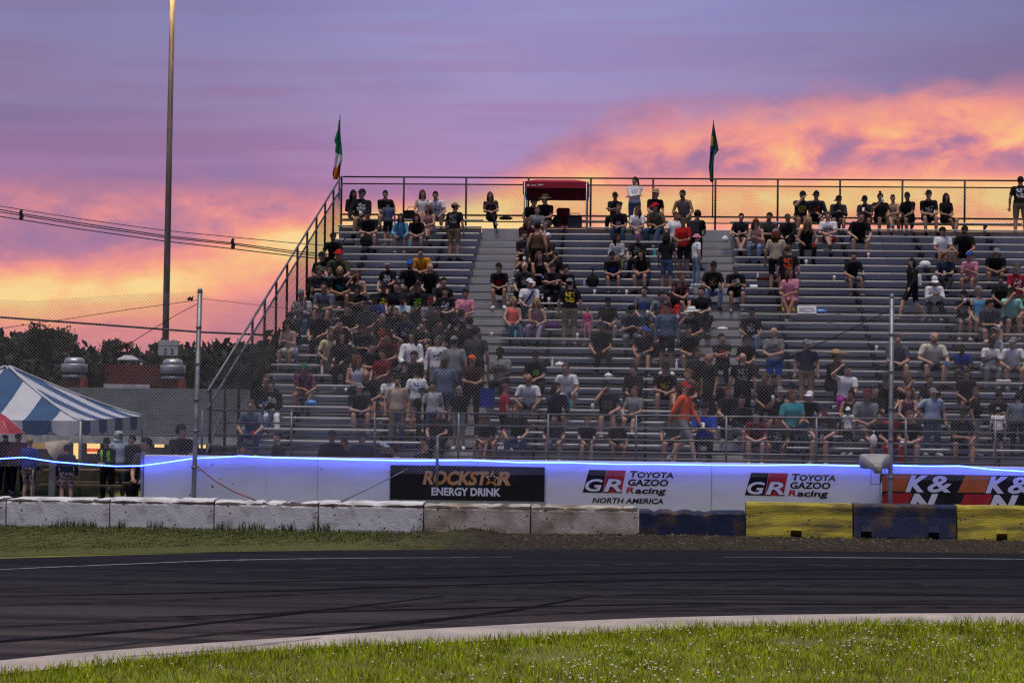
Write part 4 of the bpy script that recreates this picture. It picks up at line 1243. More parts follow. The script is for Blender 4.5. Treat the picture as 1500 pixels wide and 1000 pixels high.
for sx in (0, wv):
    MB().tube([(sx, 0, zv1 - .12), (wv / 2, .02, zv0 - .02)], .009, 5).build('truss_bar', M_steel, ca)

# ------------------------------------------------------------------ people
C = {'black': (.011, .011, .013), 'white': (.62, .62, .64), 'cream': (.50, .44, .25), 'cream-white': (.55, .53, .44), 'beige': (.36, .29, .23), 'tan': (.30, .20, .13), 'khaki': (.17, .125, .08),
     'grey': (.17, .175, .19), 'pale-grey': (.33, .34, .36), 'dark-grey': (.040, .042, .048), 'charcoal': (.026, .028, .034), 'slate': (.085, .10, .125), 'steel-blue': (.10, .125, .18), 'blue-grey': (.12, .145, .19),
     'slate-blue': (.10, .15, .20), 'navy': (.014, .019, .045), 'blue': (.02, .08, .33), 'royal-blue': (.015, .035, .24), 'bright-blue': (.012, .06, .46), 'sky-blue': (.10, .30, .48), 'light-blue': (.24, .31, .42),
     'pale-blue': (.34, .41, .50), 'pale-aqua': (.36, .52, .56), 'teal': (.03, .22, .25), 'mint': (.23, .50, .43), 'green': (.02, .15, .06), 'lime': (.28, .60, .04), 'olive': (.055, .06, .035), 'olive-grey': (.085, .09, .07),
     'red': (.36, .016, .016), 'dark-red': (.12, .014, .016), 'crimson': (.24, .014, .034), 'maroon': (.075, .012, .018), 'plum': (.10, .03, .07), 'orange': (.62, .085, .03), 'coral': (.78, .13, .10), 'mustard': (.50, .22, .02),
     'gold': (.35, .25, .09), 'yellow': (.55, .42, .03), 'pink': (.52, .22, .28), 'dusty-pink': (.34, .19, .19), 'pale-pink': (.42, .30, .30), 'hot-pink': (.46, .05, .20), 'lilac': (.26, .19, .32), 'purple': (.10, .03, .16),
     'magenta': (.30, .03, .25), 'brown': (.09, .05, .03), 'dark-brown': (.04, .022, .016), 'dark': (.016, .013, .012), 'blond': (.28, .18, .08), 'auburn': (.11, .035, .018), 'jeans': (.045, .075, .135), 'light-jeans': (.17, .24, .33),
     'denim': (.06, .095, .16), 'straw': (.42, .31, .16), 'camo': (.07, .075, .045), 'plaid': (.12, .05, .06), 'striped': (.10, .10, .12), 'floral': (.22, .08, .13)}
PAT = {'camo': (.14, .12, .08), 'plaid': (.28, .26, .30), 'striped': (.42, .42, .45), 'pink floral': (.04, .02, .05), 'dark floral': (.13, .06, .06), 'grey plaid': (.34, .34, .36)}
CLOTH = {}
def cloth(c, pat=None):
    k = (c, pat)
    if k not in CLOTH:
        base = C.get(c) or C.get(c.split()[-1])
        nm = 'cloth_' + c.replace('-', '_').replace(' ', '_')
        if pat == 'striped':
            m = bpy.data.materials.new(nm + '_stripes'); m.use_nodes = True
            t = m.node_tree; b = t.nodes['Principled BSDF']; b.inputs['Roughness'].default_value = .9
            w = t.nodes.new('ShaderNodeTexWave'); w.bands_direction = 'Z'; w.inputs['Scale'].default_value = 7
            tcn = t.nodes.new('ShaderNodeTexCoord'); t.links.new(tcn.outputs['Object'], w.inputs[0])
            t.links.new(ramp(w.outputs[1], [(.45, C['black'] + (1,)), (.55, PAT['striped'] + (1,))], tree=t), b.inputs['Base Color'])
            CLOTH[k] = m
        elif pat in PAT:
            CLOTH[k] = pmat(nm + '_' + pat.replace(' ', '_'), base if pat != 'dark floral' else (.012, .012, .016), .9, col2=PAT[pat], scale=13, lo=.47, hi=.53, detail=2, spec=.1)
        else:
            CLOTH[k] = pmat(nm, base, .9, var=.14, scale=5, spec=.12, bump=.25, bscale=9)
    return CLOTH[k]
SKIN = [pmat('skin_' + n, c, .55, var=.08, scale=8, spec=.25) for n, c in (('fair', (.42, .25, .19)), ('light', (.37, .21, .15)), ('tanned', (.29, .155, .10)), ('olive', (.25, .14, .095)), ('deep', (.055, .030, .022)))]
M_eye = pmat('eye_and_brow', (.02, .014, .012), .5)
M_lip = pmat('lip', (.20, .07, .06), .5)

def ik(a, c, l1, l2, pole):
    a, c, pole = Vector(a), Vector(c), Vector(pole)
    d = c - a
    L = d.length
    if L > l1 + l2 - .012:
        c = a + d * ((l1 + l2 - .012) / L); d = c - a; L = d.length
    x = (l1 * l1 - l2 * l2 + L * L) / (2 * L)
    h = math.sqrt(max(1e-6, l1 * l1 - x * x))
    dn = d / L
    pp = pole - dn * pole.dot(dn)
    pp.normalize()
    return a + dn * x + pp * h, c
POSE = {  # lean, right hand (x<0), left hand, head pitch, head forward
    'sr': dict(sit=1, lean=.50, hr=(-.05, -.06, .60), hl=(.06, -.05, .59), pitch=.05),
    'sl': dict(sit=1, lean=.14, hr=(-.11, .04, .63), hl=(.10, .03, .62), pitch=.05),
    'sa': dict(sit=1, lean=.16, hr=(.11, .12, .83), hl=(-.12, .14, .80), pitch=.02),
    'sp': dict(sit=1, lean=.34, hr=(-.05, .0, .76), hl=(.06, .01, .76), pitch=.50),
    'sf': dict(sit=1, lean=.30, hr=(-.06, .02, 1.08), hl=(.12, .02, .62), pitch=.05),
    'ss': dict(sit=1, lean=.40, hr=(-.17, -.03, .60), hl=(.18, -.06, .57), pitch=.0, open=1),
    'sm': dict(sit=1, lean=.02, hr=(-.20, .10, .60), hl=(.06, .10, .66), pitch=.0, asym=1),
    'st': dict(sit=1, lean=.44, hr=(.02, .0, .66), hl=(.16, -.02, .60), pitch=.10, asym=1, open=1),
    'sk': dict(sit=1, lean=.10, hr=(-.13, .10, .66), hl=(.0, .08, .68), pitch=.0, ankle=1),
    'su': dict(sit=1, lean=.10, hr=(-.16, .22, 1.26), hl=(.12, .02, .62), pitch=-.05),
    'sc': dict(sit=1, lean=.12, hr=(-.10, .02, .98), hl=(.10, .03, .62), pitch=.08),
    'sx': dict(sit=1, lean=.18, hr=(-.06, .02, .70), hl=(.09, .0, .68), pitch=.08, cross=1),
    'td': dict(sit=0, lean=.03, hr=(-.27, -.04, .82), hl=(.27, -.06, .83), pitch=.05),
    'tf': dict(sit=0, lean=.02, hr=(.12, -.23, 1.16), hl=(-.13, -.21, 1.13), pitch=.02),
    'tp': dict(sit=0, lean=.10, hr=(-.06, -.33, 1.08), hl=(.07, -.32, 1.07), pitch=.25),
    'th': dict(sit=0, lean=.02, hr=(-.21, -.03, .99), hl=(.27, -.08, .84), pitch=.05, elbow=1),
    'wk': dict(sit=0, lean=.03, hr=(-.25, .22, .88), hl=(.25, -.26, .92), pitch=.05, walk=1),
}
TURN = {'c': 0.0, 'l': -.62, 'r': .62, 'a': -.28, 'b': .28}
def build_pose(code, turn):
    p = POSE[code]
    V3 = Vector
    sit = p['sit']
    hy = .42 if sit else 0.0
    pel = V3((0, hy, .535 if sit else .95))
    ld = V3((0, -math.sin(p['lean']), math.cos(p['lean'])))
    sho = pel + ld * .475
    nb = sho + ld * .05
    hd = nb + (ld * .5 + V3((0, -.15, 1)) * .5).normalized() * .145
    HM = Matrix.Translation(hd) @ Matrix.Rotation(TURN[turn], 4, 'Z') @ Matrix.Rotation(p['pitch'], 4, 'X')
    segs = []                                            # (label, points, radii)
    limbs = {}
    for s, nm in ((-1, 'r'), (1, 'l')):
        hip = pel + V3((s * .092, 0, -.015))
        if sit:
            kn = V3((s * (.15 if code in ('sr', 'sp') else .115), .0, .50)); an = V3((s * .135, .05, .085)); toe = V3((s * .17, -.15, .03))
            if p.get('open'): kn.x *= 1.45; an.x *= 1.1; kn.z -= .01
            if p.get('asym') and s > 0: an.y -= .20; toe.y -= .20; kn.y -= .03
            if p.get('ankle'): an.x = s * -.03; an.y -= .12 + .05 * s; toe.x = s * -.02; toe.y -= .12 + .05 * s
            if p.get('cross') and s < 0:
                kn = V3((.015, .0, .615)); an = V3((.17, -.17, .30)); toe = V3((.21, -.33, .24))
        elif p.get('walk'):
            if s < 0: kn, an, toe = V3((s * .10, -.24, .53)), V3((s * .10, -.34, .10)), V3((s * .10, -.53, .07))
            else: kn, an, toe = V3((s * .10, .05, .51)), V3((s * .10, .36, .20)), V3((s * .10, .24, .03))
        else:
            kn = V3((s * .11, -.02, .51)); an = V3((s * .125, .03, .085)); toe = V3((s * .16, -.16, .03))
        sh = sho + V3((s * .168, 0, -.035))
        tgt = V3(p['hr'] if s < 0 else p['hl'])
        pole = (s * .6, .5, -.6)
        if p.get('elbow') and s < 0: pole = (s * 1.0, .3, 0)
        if code in ('sa', 'tf'): pole = (s * .9, -.1, -.7)
        if code in ('sf', 'su', 'sc') and s < 0: pole = (s * .6, -.2, -.8)
        el, wr = ik(sh, tgt, .29, .25, pole)
        fd = (wr - el).normalized()
        if code in ('sr', 'sl', 'sx', 'ss', 'sm', 'st', 'sk'): fd = (fd + V3((-s * .5, -.1, -.5))).normalized()
        if code in ('sa', 'tf'): fd = (fd + V3((-s * .6, .2, 0))).normalized()
        hand = wr + fd * .085
        limbs[nm] = (wr, hand, fd)
        segs += [('thigh', [hip, hip.lerp(kn, .5), kn], [.088, .074, .056]), ('calf', [kn, kn.lerp(an, .35), an], [.055, .057, .036]), ('foot', [an + V3((0, .05, -.035)), an.lerp(toe, .5) + V3((0, 0, -.012)), toe], [.038, .042, .030]),
                 ('uarm', [sh, sh.lerp(el, .5), el], [.056, .047, .039]), ('farm', [el, el.lerp(wr, .3), wr], [.039, .040, .026]), ('hand', [wr, wr.lerp(hand, .6), hand], [.026, .034, .026])]
    # torso as elliptical loft
    side = V3((1, 0, 0)); fwd = ld.cross(side)
    rings = [(-.12, .10, .08), (-.05, .165, .118), (.05, .165, .115), (.17, .145, .103), (.30, .165, .112), (.38, .178, .112), (.435, .150, .094), (.49, .085, .070), (.53, .058, .058)]
    b = MB()
    def loft(rs_):
        n = 14
        vs, fs = [], []
        for c, ax, ay, rx, ry in rs_:
            for k in range(n):
                a = 2 * math.pi * k / n
                vs.append(c + ax * (rx * math.cos(a)) + ay * (ry * math.sin(a)))
        for i in range(len(rs_) - 1):
            fs += [(i * n + k, i * n + (k + 1) % n, (i + 1) * n + (k + 1) % n, (i + 1) * n + k) for k in range(n)]
        fs += [tuple(range(n))[::-1], tuple(range((len(rs_) - 1) * n, len(rs_) * n))]
        b.add(vs, fs)
    loft([(pel + ld * t, side, fwd, rx, ry) for t, rx, ry in rings])
    b.tube([nb - ld * .04, nb.lerp(hd, .5), hd + V3((0, .01, -.02))], [.062, .055, .055], 12)
    for lab, pts, rd in segs:
        b.tube(pts, rd, 10)
        for q, r_ in zip(pts, rd):
            b.ball(q, r_ * 1.0, 10, 6)
    for s in (-1, 1):                                  # shoulders
        b.ball(sho + V3((s * .145, 0, -.035)), (.072, .064, .058), 10, 7)
    def hb(c, r):
        o = len(b.v); b.ball((0, 0, 0), r, 14, 10)
        for i in range(o, len(b.v)):
            q = HM @ (V3(b.v[i]) + V3(c)); b.v[i] = tuple(q)
    hb((0, .012, .022), (.076, .096, .098)); hb((0, -.018, -.045), (.062, .076, .072)); hb((0, -.045, -.085), (.036, .04, .030))
    hb((0, -.098, -.018), (.014, .020, .024)); hb((-.078, .012, -.012), (.012, .020, .030)); hb((.078, .012, -.012), (.012, .020, .030))
    hb((0, -.075, .018), (.050, .022, .014))
    me = bpy.data.meshes.new('body_raw')
    me.from_pydata([tuple(v) for v in b.v], [], b.f)
    ob = bpy.data.objects.new('body_raw', me); col.objects.link(ob)
    rm = ob.modifiers.new('r', 'REMESH'); rm.mode = 'VOXEL'; rm.voxel_size = .0175
    sm = ob.modifiers.new('s', 'SMOOTH'); sm.iterations = 2; sm.factor = .5
    dc = ob.modifiers.new('d', 'DECIMATE'); dc.ratio = .5; dc.use_collapse_triangulate = True
    ob.modifiers.new('t', 'TRIANGULATE')
    dg = bpy.context.evaluated_depsgraph_get()
    ev = bpy.data.meshes.new_from_object(ob.evaluated_get(dg))
    bpy.data.objects.remove(ob); bpy.data.meshes.remove(me)
    nv = len(ev.vertices)
    co = np.empty(nv * 3, np.float32); ev.vertices.foreach_get('co', co); co = co.reshape(-1, 3)
    no = np.empty(nv * 3, np.float32); ev.vertices.foreach_get('normal', no); no = no.reshape(-1, 3)
    
    lt = np.empty(len(ev.polygons), np.int32); ev.polygons.foreach_get('loop_total', lt)
    fl = [tuple(q.vertices) for q in ev.polygons]
    bpy.data.meshes.remove(ev)
    # nearest bone for every vertex
    def seg_t(a, c):
        a, c = np.array(a), np.array(c); d = c - a
        t = np.clip(((co - a) @ d) / (d @ d), 0, 1)
        return t, np.linalg.norm(co - a - t[:, None] * d, axis=1)
    bones = [('torso', pel - ld * .10, sho + ld * .02, .135), ('head', nb + ld * .03, hd + V3((0, 0, .02)), .085)]
    for lab, pts, rd in segs:
        bones.append((lab, pts[0], pts[-1], sum(rd) / 3))
    best = np.full(nv, 9e9); foot_s = np.zeros(nv, bool); lab = np.zeros(nv, np.int32); tt = np.zeros(nv)
    names = ['torso', 'head', 'thigh', 'calf', 'foot', 'uarm', 'farm', 'hand']
    nbone = [0]
    for nm, a, c, r_ in bones:
        t, dd = seg_t(a, c)
        dd = dd / r_
        k = dd < best
        if nm in ('calf', 'foot'): foot_s[k] = (np.array(a)[0] < 0) if not p.get('cross') else (nbone[0] < 3)
        nbone[0] += nm in ('thigh', 'calf', 'foot')
        best[k] = dd[k]; lab[k] = names.index(nm); tt[k] = t[k]
    tor = (co - np.array(pel)) @ np.array(ld)
    reg = {}
    L = lambda n_: lab == names.index(n_)
    torso_up = L('torso') & (tor > .02) & (tor < .515)
    reg['tee'] = torso_up | (L('uarm') & (tt < .66))
    reg['long'] = torso_up | L('uarm') | (L('farm') & (tt < .98))
    reg['tank'] = L('torso') & (tor > .02) & (tor < .44) | (L('torso') & (tor < .50) & (np.abs(np.abs(co[:, 0] - pel.x) - .095) < .03))
    pelv = L('torso') & (tor < .06)
    reg['shorts'] = pelv | (L('thigh') & (tt < .86))
    reg['pants'] = pelv | L('thigh') | (L('calf') & (tt < .95))
    shoes_ = L('foot') | (L('calf') & (tt > .93))
    reg['shoe_r'] = shoes_ & foot_s
    reg['shoe_l'] = shoes_ & ~foot_s
    off = {'tee': .016, 'long': .018, 'tank': .012, 'shorts': .013, 'pants': .012, 'shoe_r': .010, 'shoe_l': .010}
    fa = np.array(fl, np.int32)
    out = {}
    def sub(name, mask_v, o, need=4, bulge=None):
        fm = mask_v[fa].sum(1) >= need
        f = fa[fm]
        if len(f) == 0: return None
        used = np.unique(f); mp = np.full(nv, -1, np.int32); mp[used] = np.arange(len(used))
        v = co[used] + no[used] * o
        return grid_mesh(name, v, mp[f], [cloth('black')], True)
    for k in reg:
        out[k] = sub({'tee': 'shirt', 'long': 'shirt', 'tank': 'tank_top', 'shorts': 'shorts', 'pants': 'trousers', 'shoe_r': 'shoe', 'shoe_l': 'shoe'}[k], reg[k], off[k], 2)
    fdir = np.array(-fwd if fwd.y > 0 else fwd)
    chest = L('torso') & (tor > .20) & (tor < .39) & (np.abs(co[:, 0]) < .095)
    out['print'] = sub('shirt_print', chest & (no @ fdir > .45), .021, 2)
    out['pback'] = sub('shirt_print', L('torso') & (tor > .16) & (tor < .42) & (np.abs(co[:, 0]) < .10) & (no @ fdir < -.5), .021, 2)
    out['vestv'] = sub('vest', L('torso') & (tor > .05) & (tor < .47) & (np.abs(np.abs(co[:, 0]) - .085) < .035), .026, 2)
    # the body itself: remeshed skin + fingers, eyes, mouth
    fb = MB()
    for nm, s in (('r', -1), ('l', 1)):
        wr, hand, fd = limbs[nm]
        sd = fd.cross(V3((0, 0, 1)))
        if sd.length < .1: sd = V3((1, 0, 0))
        sd.normalize(); nn = fd.cross(sd).normalized()
        if nn.z > 0: nn = -nn
        for k in range(4):
            r0 = hand + sd * ((k - 1.5) * .017) - fd * .01
            ln = (.062, .072, .068, .052)[k]
            fb.tube([r0, r0 + fd * ln * .5 + nn * .006, r0 + fd * ln * .85 + nn * .022], [.0085, .008, .0065], 5)
        th0 = wr + fd * .035 + sd * s * -.024
        fb.tube([th0, th0 + fd * .03 + sd * s * -.022, th0 + fd * .058 + sd * s * -.024 + nn * .008], [.011, .010, .0075], 5)
    o = len(fb.v)
    eb = MB()
    for s in (-1, 1):
        eb.ball((s * .030, -.092, .002), (.012, .007, .007), 8, 5)
        eb.ball((s * .031, -.096, .022), (.017, .006, .004), 8, 4)
    n_eye = len(eb.f)
    eb.ball((0, -.090, -.062), (.022, .006, .006), 8, 5)
    ev_ = [tuple(HM @ V3(v)) for v in eb.v]
    allv = np.concatenate([co, np.array(fb.v, np.float32).reshape(-1, 3), np.array(ev_, np.float32)], 0)
    q4 = lambda f: f if len(f) == 4 else (f + (f[-1],) if len(f) == 3 else None)
    me = bpy.data.meshes.new('person')
    fls = fl + [tuple(i + nv for i in f) for f in fb.f] + [tuple(i + nv + len(fb.v) for i in f) for f in eb.f]
    me.from_pydata(allv.tolist(), [], fls)
    mi = [0] * (len(fl) + len(fb.f)) + [1] * n_eye + [2] * (len(eb.f) - n_eye)
    me.polygons.foreach_set('material_index', mi)
    me.polygons.foreach_set('use_smooth', [True] * len(fls))
    for m in (SKIN[0], M_eye, M_lip): me.materials.append(m)
    me.update()
    out['body'] = me
    out['HM'] = HM
    out['top'] = (HM @ V3((0, .01, .125))).z
    out['origin'] = V3((0, hy, 0))

    out['ld'], out['sho'], out['fw'], out['limbs'], out['pel'] = ld, sho, V3(fdir), limbs, pel
    # shift so that the hips stand over the origin
    for k in ('tee', 'long', 'tank', 'shorts', 'pants', 'shoe_r', 'shoe_l', 'print', 'pback', 'vestv', 'body'):
        if out.get(k): out[k].transform(Matrix.Translation(-out['origin']))
    out['HM'] = Matrix.Translation(-out['origin']) @ HM
    for k in ('sho', 'pel'): out[k] = out[k] - out['origin']
    return out
def fdir_v(f): return f
POSES = {}
def pose(code, turn):
    if (code, turn) not in POSES: POSES[(code, turn)] = build_pose(code, turn)
    return POSES[(code, turn)]

# hair and hats in head space (face looks along -y)
def shell(rx, ry, rz, keep, n=18, m=12, c=(0, .014, .024), bump=0.0, seed=1):
    rr2 = random.Random(seed)
    vs, fs = [], []
    for i in range(m + 1):
        th = math.pi * i / m
        for k in range(n):
            a = 2 * math.pi * k / n
            j = 1 + bump * rr2.uniform(-1, 1)
            vs.append((c[0] + rx * j * math.sin(th) * math.cos(a), c[1] + ry * j * math.sin(th) * math.sin(a), c[2] + rz * j * math.cos(th)))
    for i in range(m):
        for k in range(n):
            f = (i * n + k, (i + 1) * n + k, (i + 1) * n + (k + 1) % n, i * n + (k + 1) % n)
            ctr = [sum(vs[q][d] for q in f) / 4 for d in range(3)]
            if keep(*ctr): fs.append(f)
    return vs, fs
hairline = lambda x, y, z: z > .062 + .0 * y or (y > -.035 and z > .0 and abs(x) > .03) or (y > .02 and z > -.05)
HAIR = {}
HAIR['short'] = MB().add(*shell(.083, .104, .106, hairline, bump=.02), True)
HAIR['curly'] = MB().add(*shell(.098, .118, .122, lambda x, y, z: z > .055 or (y > -.03 and z > -.02) or (y > .02 and z > -.06), bump=.07, n=22, m=16), True)
b = MB().add(*shell(.085, .106, .108, hairline, bump=.02), True)
for k in range(15):                                      # long locks hanging behind and beside the face
    a = math.pi * (-.12 + 1.24 * k / 14)
    x, y = .082 * math.cos(a), .012 + .092 * math.sin(a)
    b.tube([(x * .9, y * .9, .06), (x, y, -.02), (x * 1.12, y * 1.08 + .01, -.12), (x * 1.18 + .006 * math.sin(k * 5), y * 1.05 + .012, -.22), (x * 1.05, y * 1.0, -.31 + .02 * math.sin(k * 3))], [.022, .026, .028, .024, .010], 6)
HAIR['long'] = b
b = MB().add(*shell(.084, .105, .107, hairline, bump=.02), True)
b.tube([(0, .10, .04), (0, .145, .03), (.01, .155, -.06), (.015, .135, -.17), (.01, .12, -.24)], [.022, .034, .034, .026, .008], 8)
HAIR['pony'] = b
HAIR['bun'] = MB().add(*shell(.084, .105, .107, hairline, bump=.02), True).ball((0, .035, .155), (.042, .042, .036), 10, 7)
def brim(r0, r1, z, sx=1, sy=1, cy=0.0, n=24, droop=.0, a0=0, a1=2 * math.pi, th=.004):
    vs, fs = [], []
    full = abs(a1 - a0 - 2 * math.pi) < 1e-3
    for k in range(n + 1):
        a = a0 + (a1 - a0) * k / n
        for r_, zz in ((r0, z), ((r0 + r1) / 2, z - droop * .3), (r1, z - droop)):
            vs.append((r_ * math.cos(a) * sx, cy + r_ * math.sin(a) * sy, zz))
        for r_, zz in ((r1, z - droop - th), (r0, z - th)):
            vs.append((r_ * math.cos(a) * sx, cy + r_ * math.sin(a) * sy, zz))
    for k in range(n):
        for j in range(4):
            fs.append((k * 5 + j, k * 5 + j + 1, (k + 1) * 5 + j + 1, (k + 1) * 5 + j))
    return vs, fs
capz = lambda x, y, z: z > .040
b = MB().add(*shell(.087, .108, .112, lambda x, y, z: z > .038, n=20, m=18), True)
b.add(*brim(.070, .150, .046, sx=.86, sy=1.12, cy=-.015, n=12, droop=.026, a0=math.pi * 1.20, a1=math.pi * 1.80), True)
HAIR['cap'] = b
HAIR['beanie'] = MB().add(*shell(.088, .109, .118, lambda x, y, z: z > .035, n=20, m=18, bump=.01), True).add(*brim(.084, .094, .05, sx=.95, sy=1.16, cy=.014, droop=.02), True)
HAIR['bucket'] = MB().add(*shell(.090, .110, .108, lambda x, y, z: z > .05, n=20, m=18), True).add(*brim(.084, .150, .058, sx=.95, sy=1.1, cy=.012, droop=.045), True)
def strawhat(r1, crown, droop):
    return MB().lathe([(.092, .055), (.090, .085), (.078, crown), (.05, crown + .018), (.001, crown + .014)], (0, .012, 0), 18, sy=1.15).add(*brim(.085, r1, .06, sy=1.08, cy=.012, droop=droop, n=28), True)
HAIR['straw'] = strawhat(.19, .14, .015)
HAIR['widehat'] = strawhat(.18, .13, .02)
HAIR['sombrero'] = strawhat(.27, .17, -.05)
HAIR['bandana'] = MB().add(*shell(.0865, .107, .109, lambda x, y, z: z > .050, n=20, m=18), True).ball((.0, .115, .05), (.02, .02, .014), 8, 5).tube([(0, .115, .05), (.02, .14, .0), (.03, .14, -.05)], [.012, .014, .004], 5)
HAIR['hood'] = MB().add(*shell(.105, .125, .125, lambda x, y, z: (y > -.06 or z > .09) and z > -.10, n=20, m=14, bump=.015), True).lathe([(.10, -.16), (.11, -.10), (.09, -.06)], (0, .03, 0), 14)
BEARD = MB().add(*shell(.064, .079, .080, lambda x, y, z: z < -.072 and y < .01, c=(0, -.020, -.040), bump=.03), True).mesh('beard', [cloth('dark')])
GLASS = MB().ball((-.031, -.098, .004), (.024, .008, .016), 8, 6).ball((.031, -.098, .004), (.024, .008, .016), 8, 6).box((-.012, -.103, .004), (.012, -.098, .009)).box((-.082, -.095, .004), (-.074, .02, .01)).box((.074, -.095, .004), (.082, .02, .01)).mesh('sunglasses', [pmat('sunglass_lens', (.01, .01, .012), .15, spec=.6)])
HAIRM = {k: b.mesh('hair', [cloth('black')]) for k, b in HAIR.items()}
HATNAME = {'cap': 'cap', 'beanie': 'beanie', 'bucket': 'bucket_hat', 'straw': 'straw_hat', 'widehat': 'wide_hat', 'sombrero': 'sombrero', 'bandana': 'bandana', 'hood': 'hood'}
def attach(name, me, mat, parent, mw=None):
    o = bpy.data.objects.new(name, me)
    col.objects.link(o)
    o.parent = parent
    if mw is not None:
        o.matrix_local = mw
    if mat:
        o.material_slots[0].link = 'OBJECT'
        o.material_slots[0].material = mat
    return o
PM = {}
def printmat(shirt, c):
    if (shirt, c) not in PM:
        PM[(shirt, c)] = pmat('print_%s_on_%s' % (c.replace('-', '_'), shirt.replace('-', '_').replace(' ', '_')), C[c], .85, col2=C.get(shirt, C['black']), scale=16, lo=.47, hi=.53, detail=2, spec=.1, stretch=(1, .3, 1.6))
    return PM[(shirt, c)]
SKIRT = {}
def make_person(code, yaw, turn, top, bot, head, ex, loc, k, idx):
    r2 = random.Random(idx * 17 + 3)
    ps = pose(code, turn)
    yaw += r2.uniform(-12, 12)
    tw = top.split(); tcolr, tk = (' '.join(tw[:-1]), tw[-1])
    ekeys = {}
    for e in [q.strip() for q in ex.split(',') if q.strip()]:
        a = e.split(); ekeys[a[0]] = ' '.join(a[1:])
    wide = float(ekeys.get('wide', 0) or (r2.uniform(1.0, 1.14)))
    if head.split()[0] in ('long', 'pony') or tk == 'tank': wide *= .93
    sk = SKIN[4] if 'skin' in ekeys else SKIN[r2.choice([0, 0, 1, 1, 1, 2, 2, 3])]
    o = bpy.data.objects.new('person', ps['body'])
    col.objects.link(o)
    o.location = loc
    o.rotation_euler = (r2.uniform(-.05, .10), r2.uniform(-.06, .06), R(yaw)) if POSE[code]['sit'] else (0, 0, R(yaw))
    o.scale = (k * wide, k * (.5 + .5 * wide), k)
    o.material_slots[0].link = 'OBJECT'; o.material_slots[0].material = sk
    pat = tcolr if tcolr in PAT else None
    tkk = {'tee': 'tee', 'long': 'long', 'tank': 'tank'}[tk]
    tm = cloth(tcolr, pat)
    attach('tank_top' if tkk == 'tank' else 'shirt', ps[tkk], tm, o)
    if bot in ('jeans', 'light-jeans'):
        attach('trousers', ps['pants'], cloth(bot), o)
    else:
        bc, bk = bot.split()
        pt = bc if bc in PAT else None
        attach('shorts' if bk in ('shorts', 'none') else 'trousers', ps['shorts' if bk in ('shorts', 'none') else 'pants'], cloth(bc, pt), o)
    sc_ = cloth(ekeys.get('shoes') or r2.choice(['black', 'black', 'white', 'grey', 'dark-grey', 'pale-grey']))
    attach('shoe', ps['shoe_r'], sc_, o)
    attach('shoe', ps['shoe_l'], sc_, o)
    HM = ps['HM']
    hw = head.split()
    hk = hw[0]
    if hk in HATNAME:
        attach(HATNAME[hk], HAIRM[hk], cloth({'straw': 'straw'}.get(hk, hw[1]) if hk != 'straw' or hw[1] != 'white' else 'white'), o, HM)
        if hk != 'hood':
            if 'long' in ekeys or (idx * 7) % 11 == 0 and tk == 'tank':
                attach('hair', HAIRM['long'], cloth('auburn'), o, HM)
            else:
                attach('hair', HAIRM['short'], cloth(r2.choice(['dark', 'dark', 'brown', 'dark-brown'])), o, HM @ Matrix.Scale(.985, 4))
    elif hk != 'bald':
        attach('hair', HAIRM[hk], cloth(hw[1]), o, HM)
    if 'beard' in ekeys or (hk in ('cap', 'bald') and r2.random() < .15 and tk == 'tee'):
        attach('beard', BEARD, cloth(r2.choice(['dark', 'dark-brown', 'brown'])), o, HM)
    if ekeys.get('glasses') == '':
        attach('sunglasses', GLASS, None, o, HM)
    if ekeys.get('glasses') == 'hung':
        attach('sunglasses', GLASS, None, o, Matrix.Translation(ps['sho'] + ps['fw'] * .155 - ps['ld'] * .14) @ Matrix.Translation((0, .10, 0)) @ Matrix.Rotation(.3, 4, 'X'))
    if ekeys.get('print') and ps['print']:
        attach('shirt_print', ps['print'], printmat(tcolr, ekeys['print']), o)
    if ekeys.get('pback') and ps['pback']:
        attach('shirt_print', ps['pback'], printmat(tcolr, ekeys['pback']), o)
    if ekeys.get('vest') and ps['vestv']:
        attach('vest_stripes', ps['vestv'], cloth(ekeys['vest']), o)
    cp = ps['sho'] + ps['fw'] * .137 - ps['ld'] * .20
    fr_ = Matrix.Translation(cp) @ Matrix((Vector((1, 0, 0)), -ps['fw'], ps['ld'])).transposed().to_4x4()
    if ekeys.get('emblem'):
        m = MB()
        for r0, r1_ in ((.075, .062),):
            n = 18
            vs = [(r_ * math.cos(2 * math.pi * q / n), y, r_ * math.sin(2 * math.pi * q / n)) for y in (-.012,) for r_ in (r0, r1_) for q in range(n)]
            m.add(vs, [(q, (q + 1) % n, n + (q + 1) % n, n + q) for q in range(n)])
        m.box((-.04, -.014, -.03), (-.012, -.010, .03)).box((.012, -.014, -.03), (.038, -.010, .03)).box((-.04, -.0135, -.005), (.038, -.0095, .006))
        attach('emblem', m.mesh('emblem', [cloth('white')]), None, o, fr_)
    if 'clawmark' in ekeys:
        m = MB()
        for q in (-.045, 0, .045):
            m.prism([(q - .014, .07), (q - .004, -.07), (q + .006, -.04), (q + .014, .07)][::-1], -.014, -.008)
        attach('emblem', m.mesh('emblem', [cloth('lime')]), None, o, fr_)
    if 'strap' in ekeys:
        a_ = ps['sho'] + Vector((.10, 0, .0)); bq = ps['pel'] + Vector((-.12, 0, .08))
        pts = [a_.lerp(bq, t) + ps['fw'] * (.125 + .02 * math.sin(t * 3.14)) for t in (0, .25, .5, .75, 1)]
        attach('strap', MB().tube(pts, .018, 5).mesh('strap', [cloth('black')]), None, o)
    if 'backpack' in ekeys:
        bpk = MB().bbox((-.15, .10, -.42), (.15, .26, .02), .04).bbox((-.11, .262, -.38), (.11, .31, -.12), .02)
        attach('backpack', bpk.mesh('backpack', [cloth('dark-grey')]), None, o, Matrix.Translation(ps['sho']))
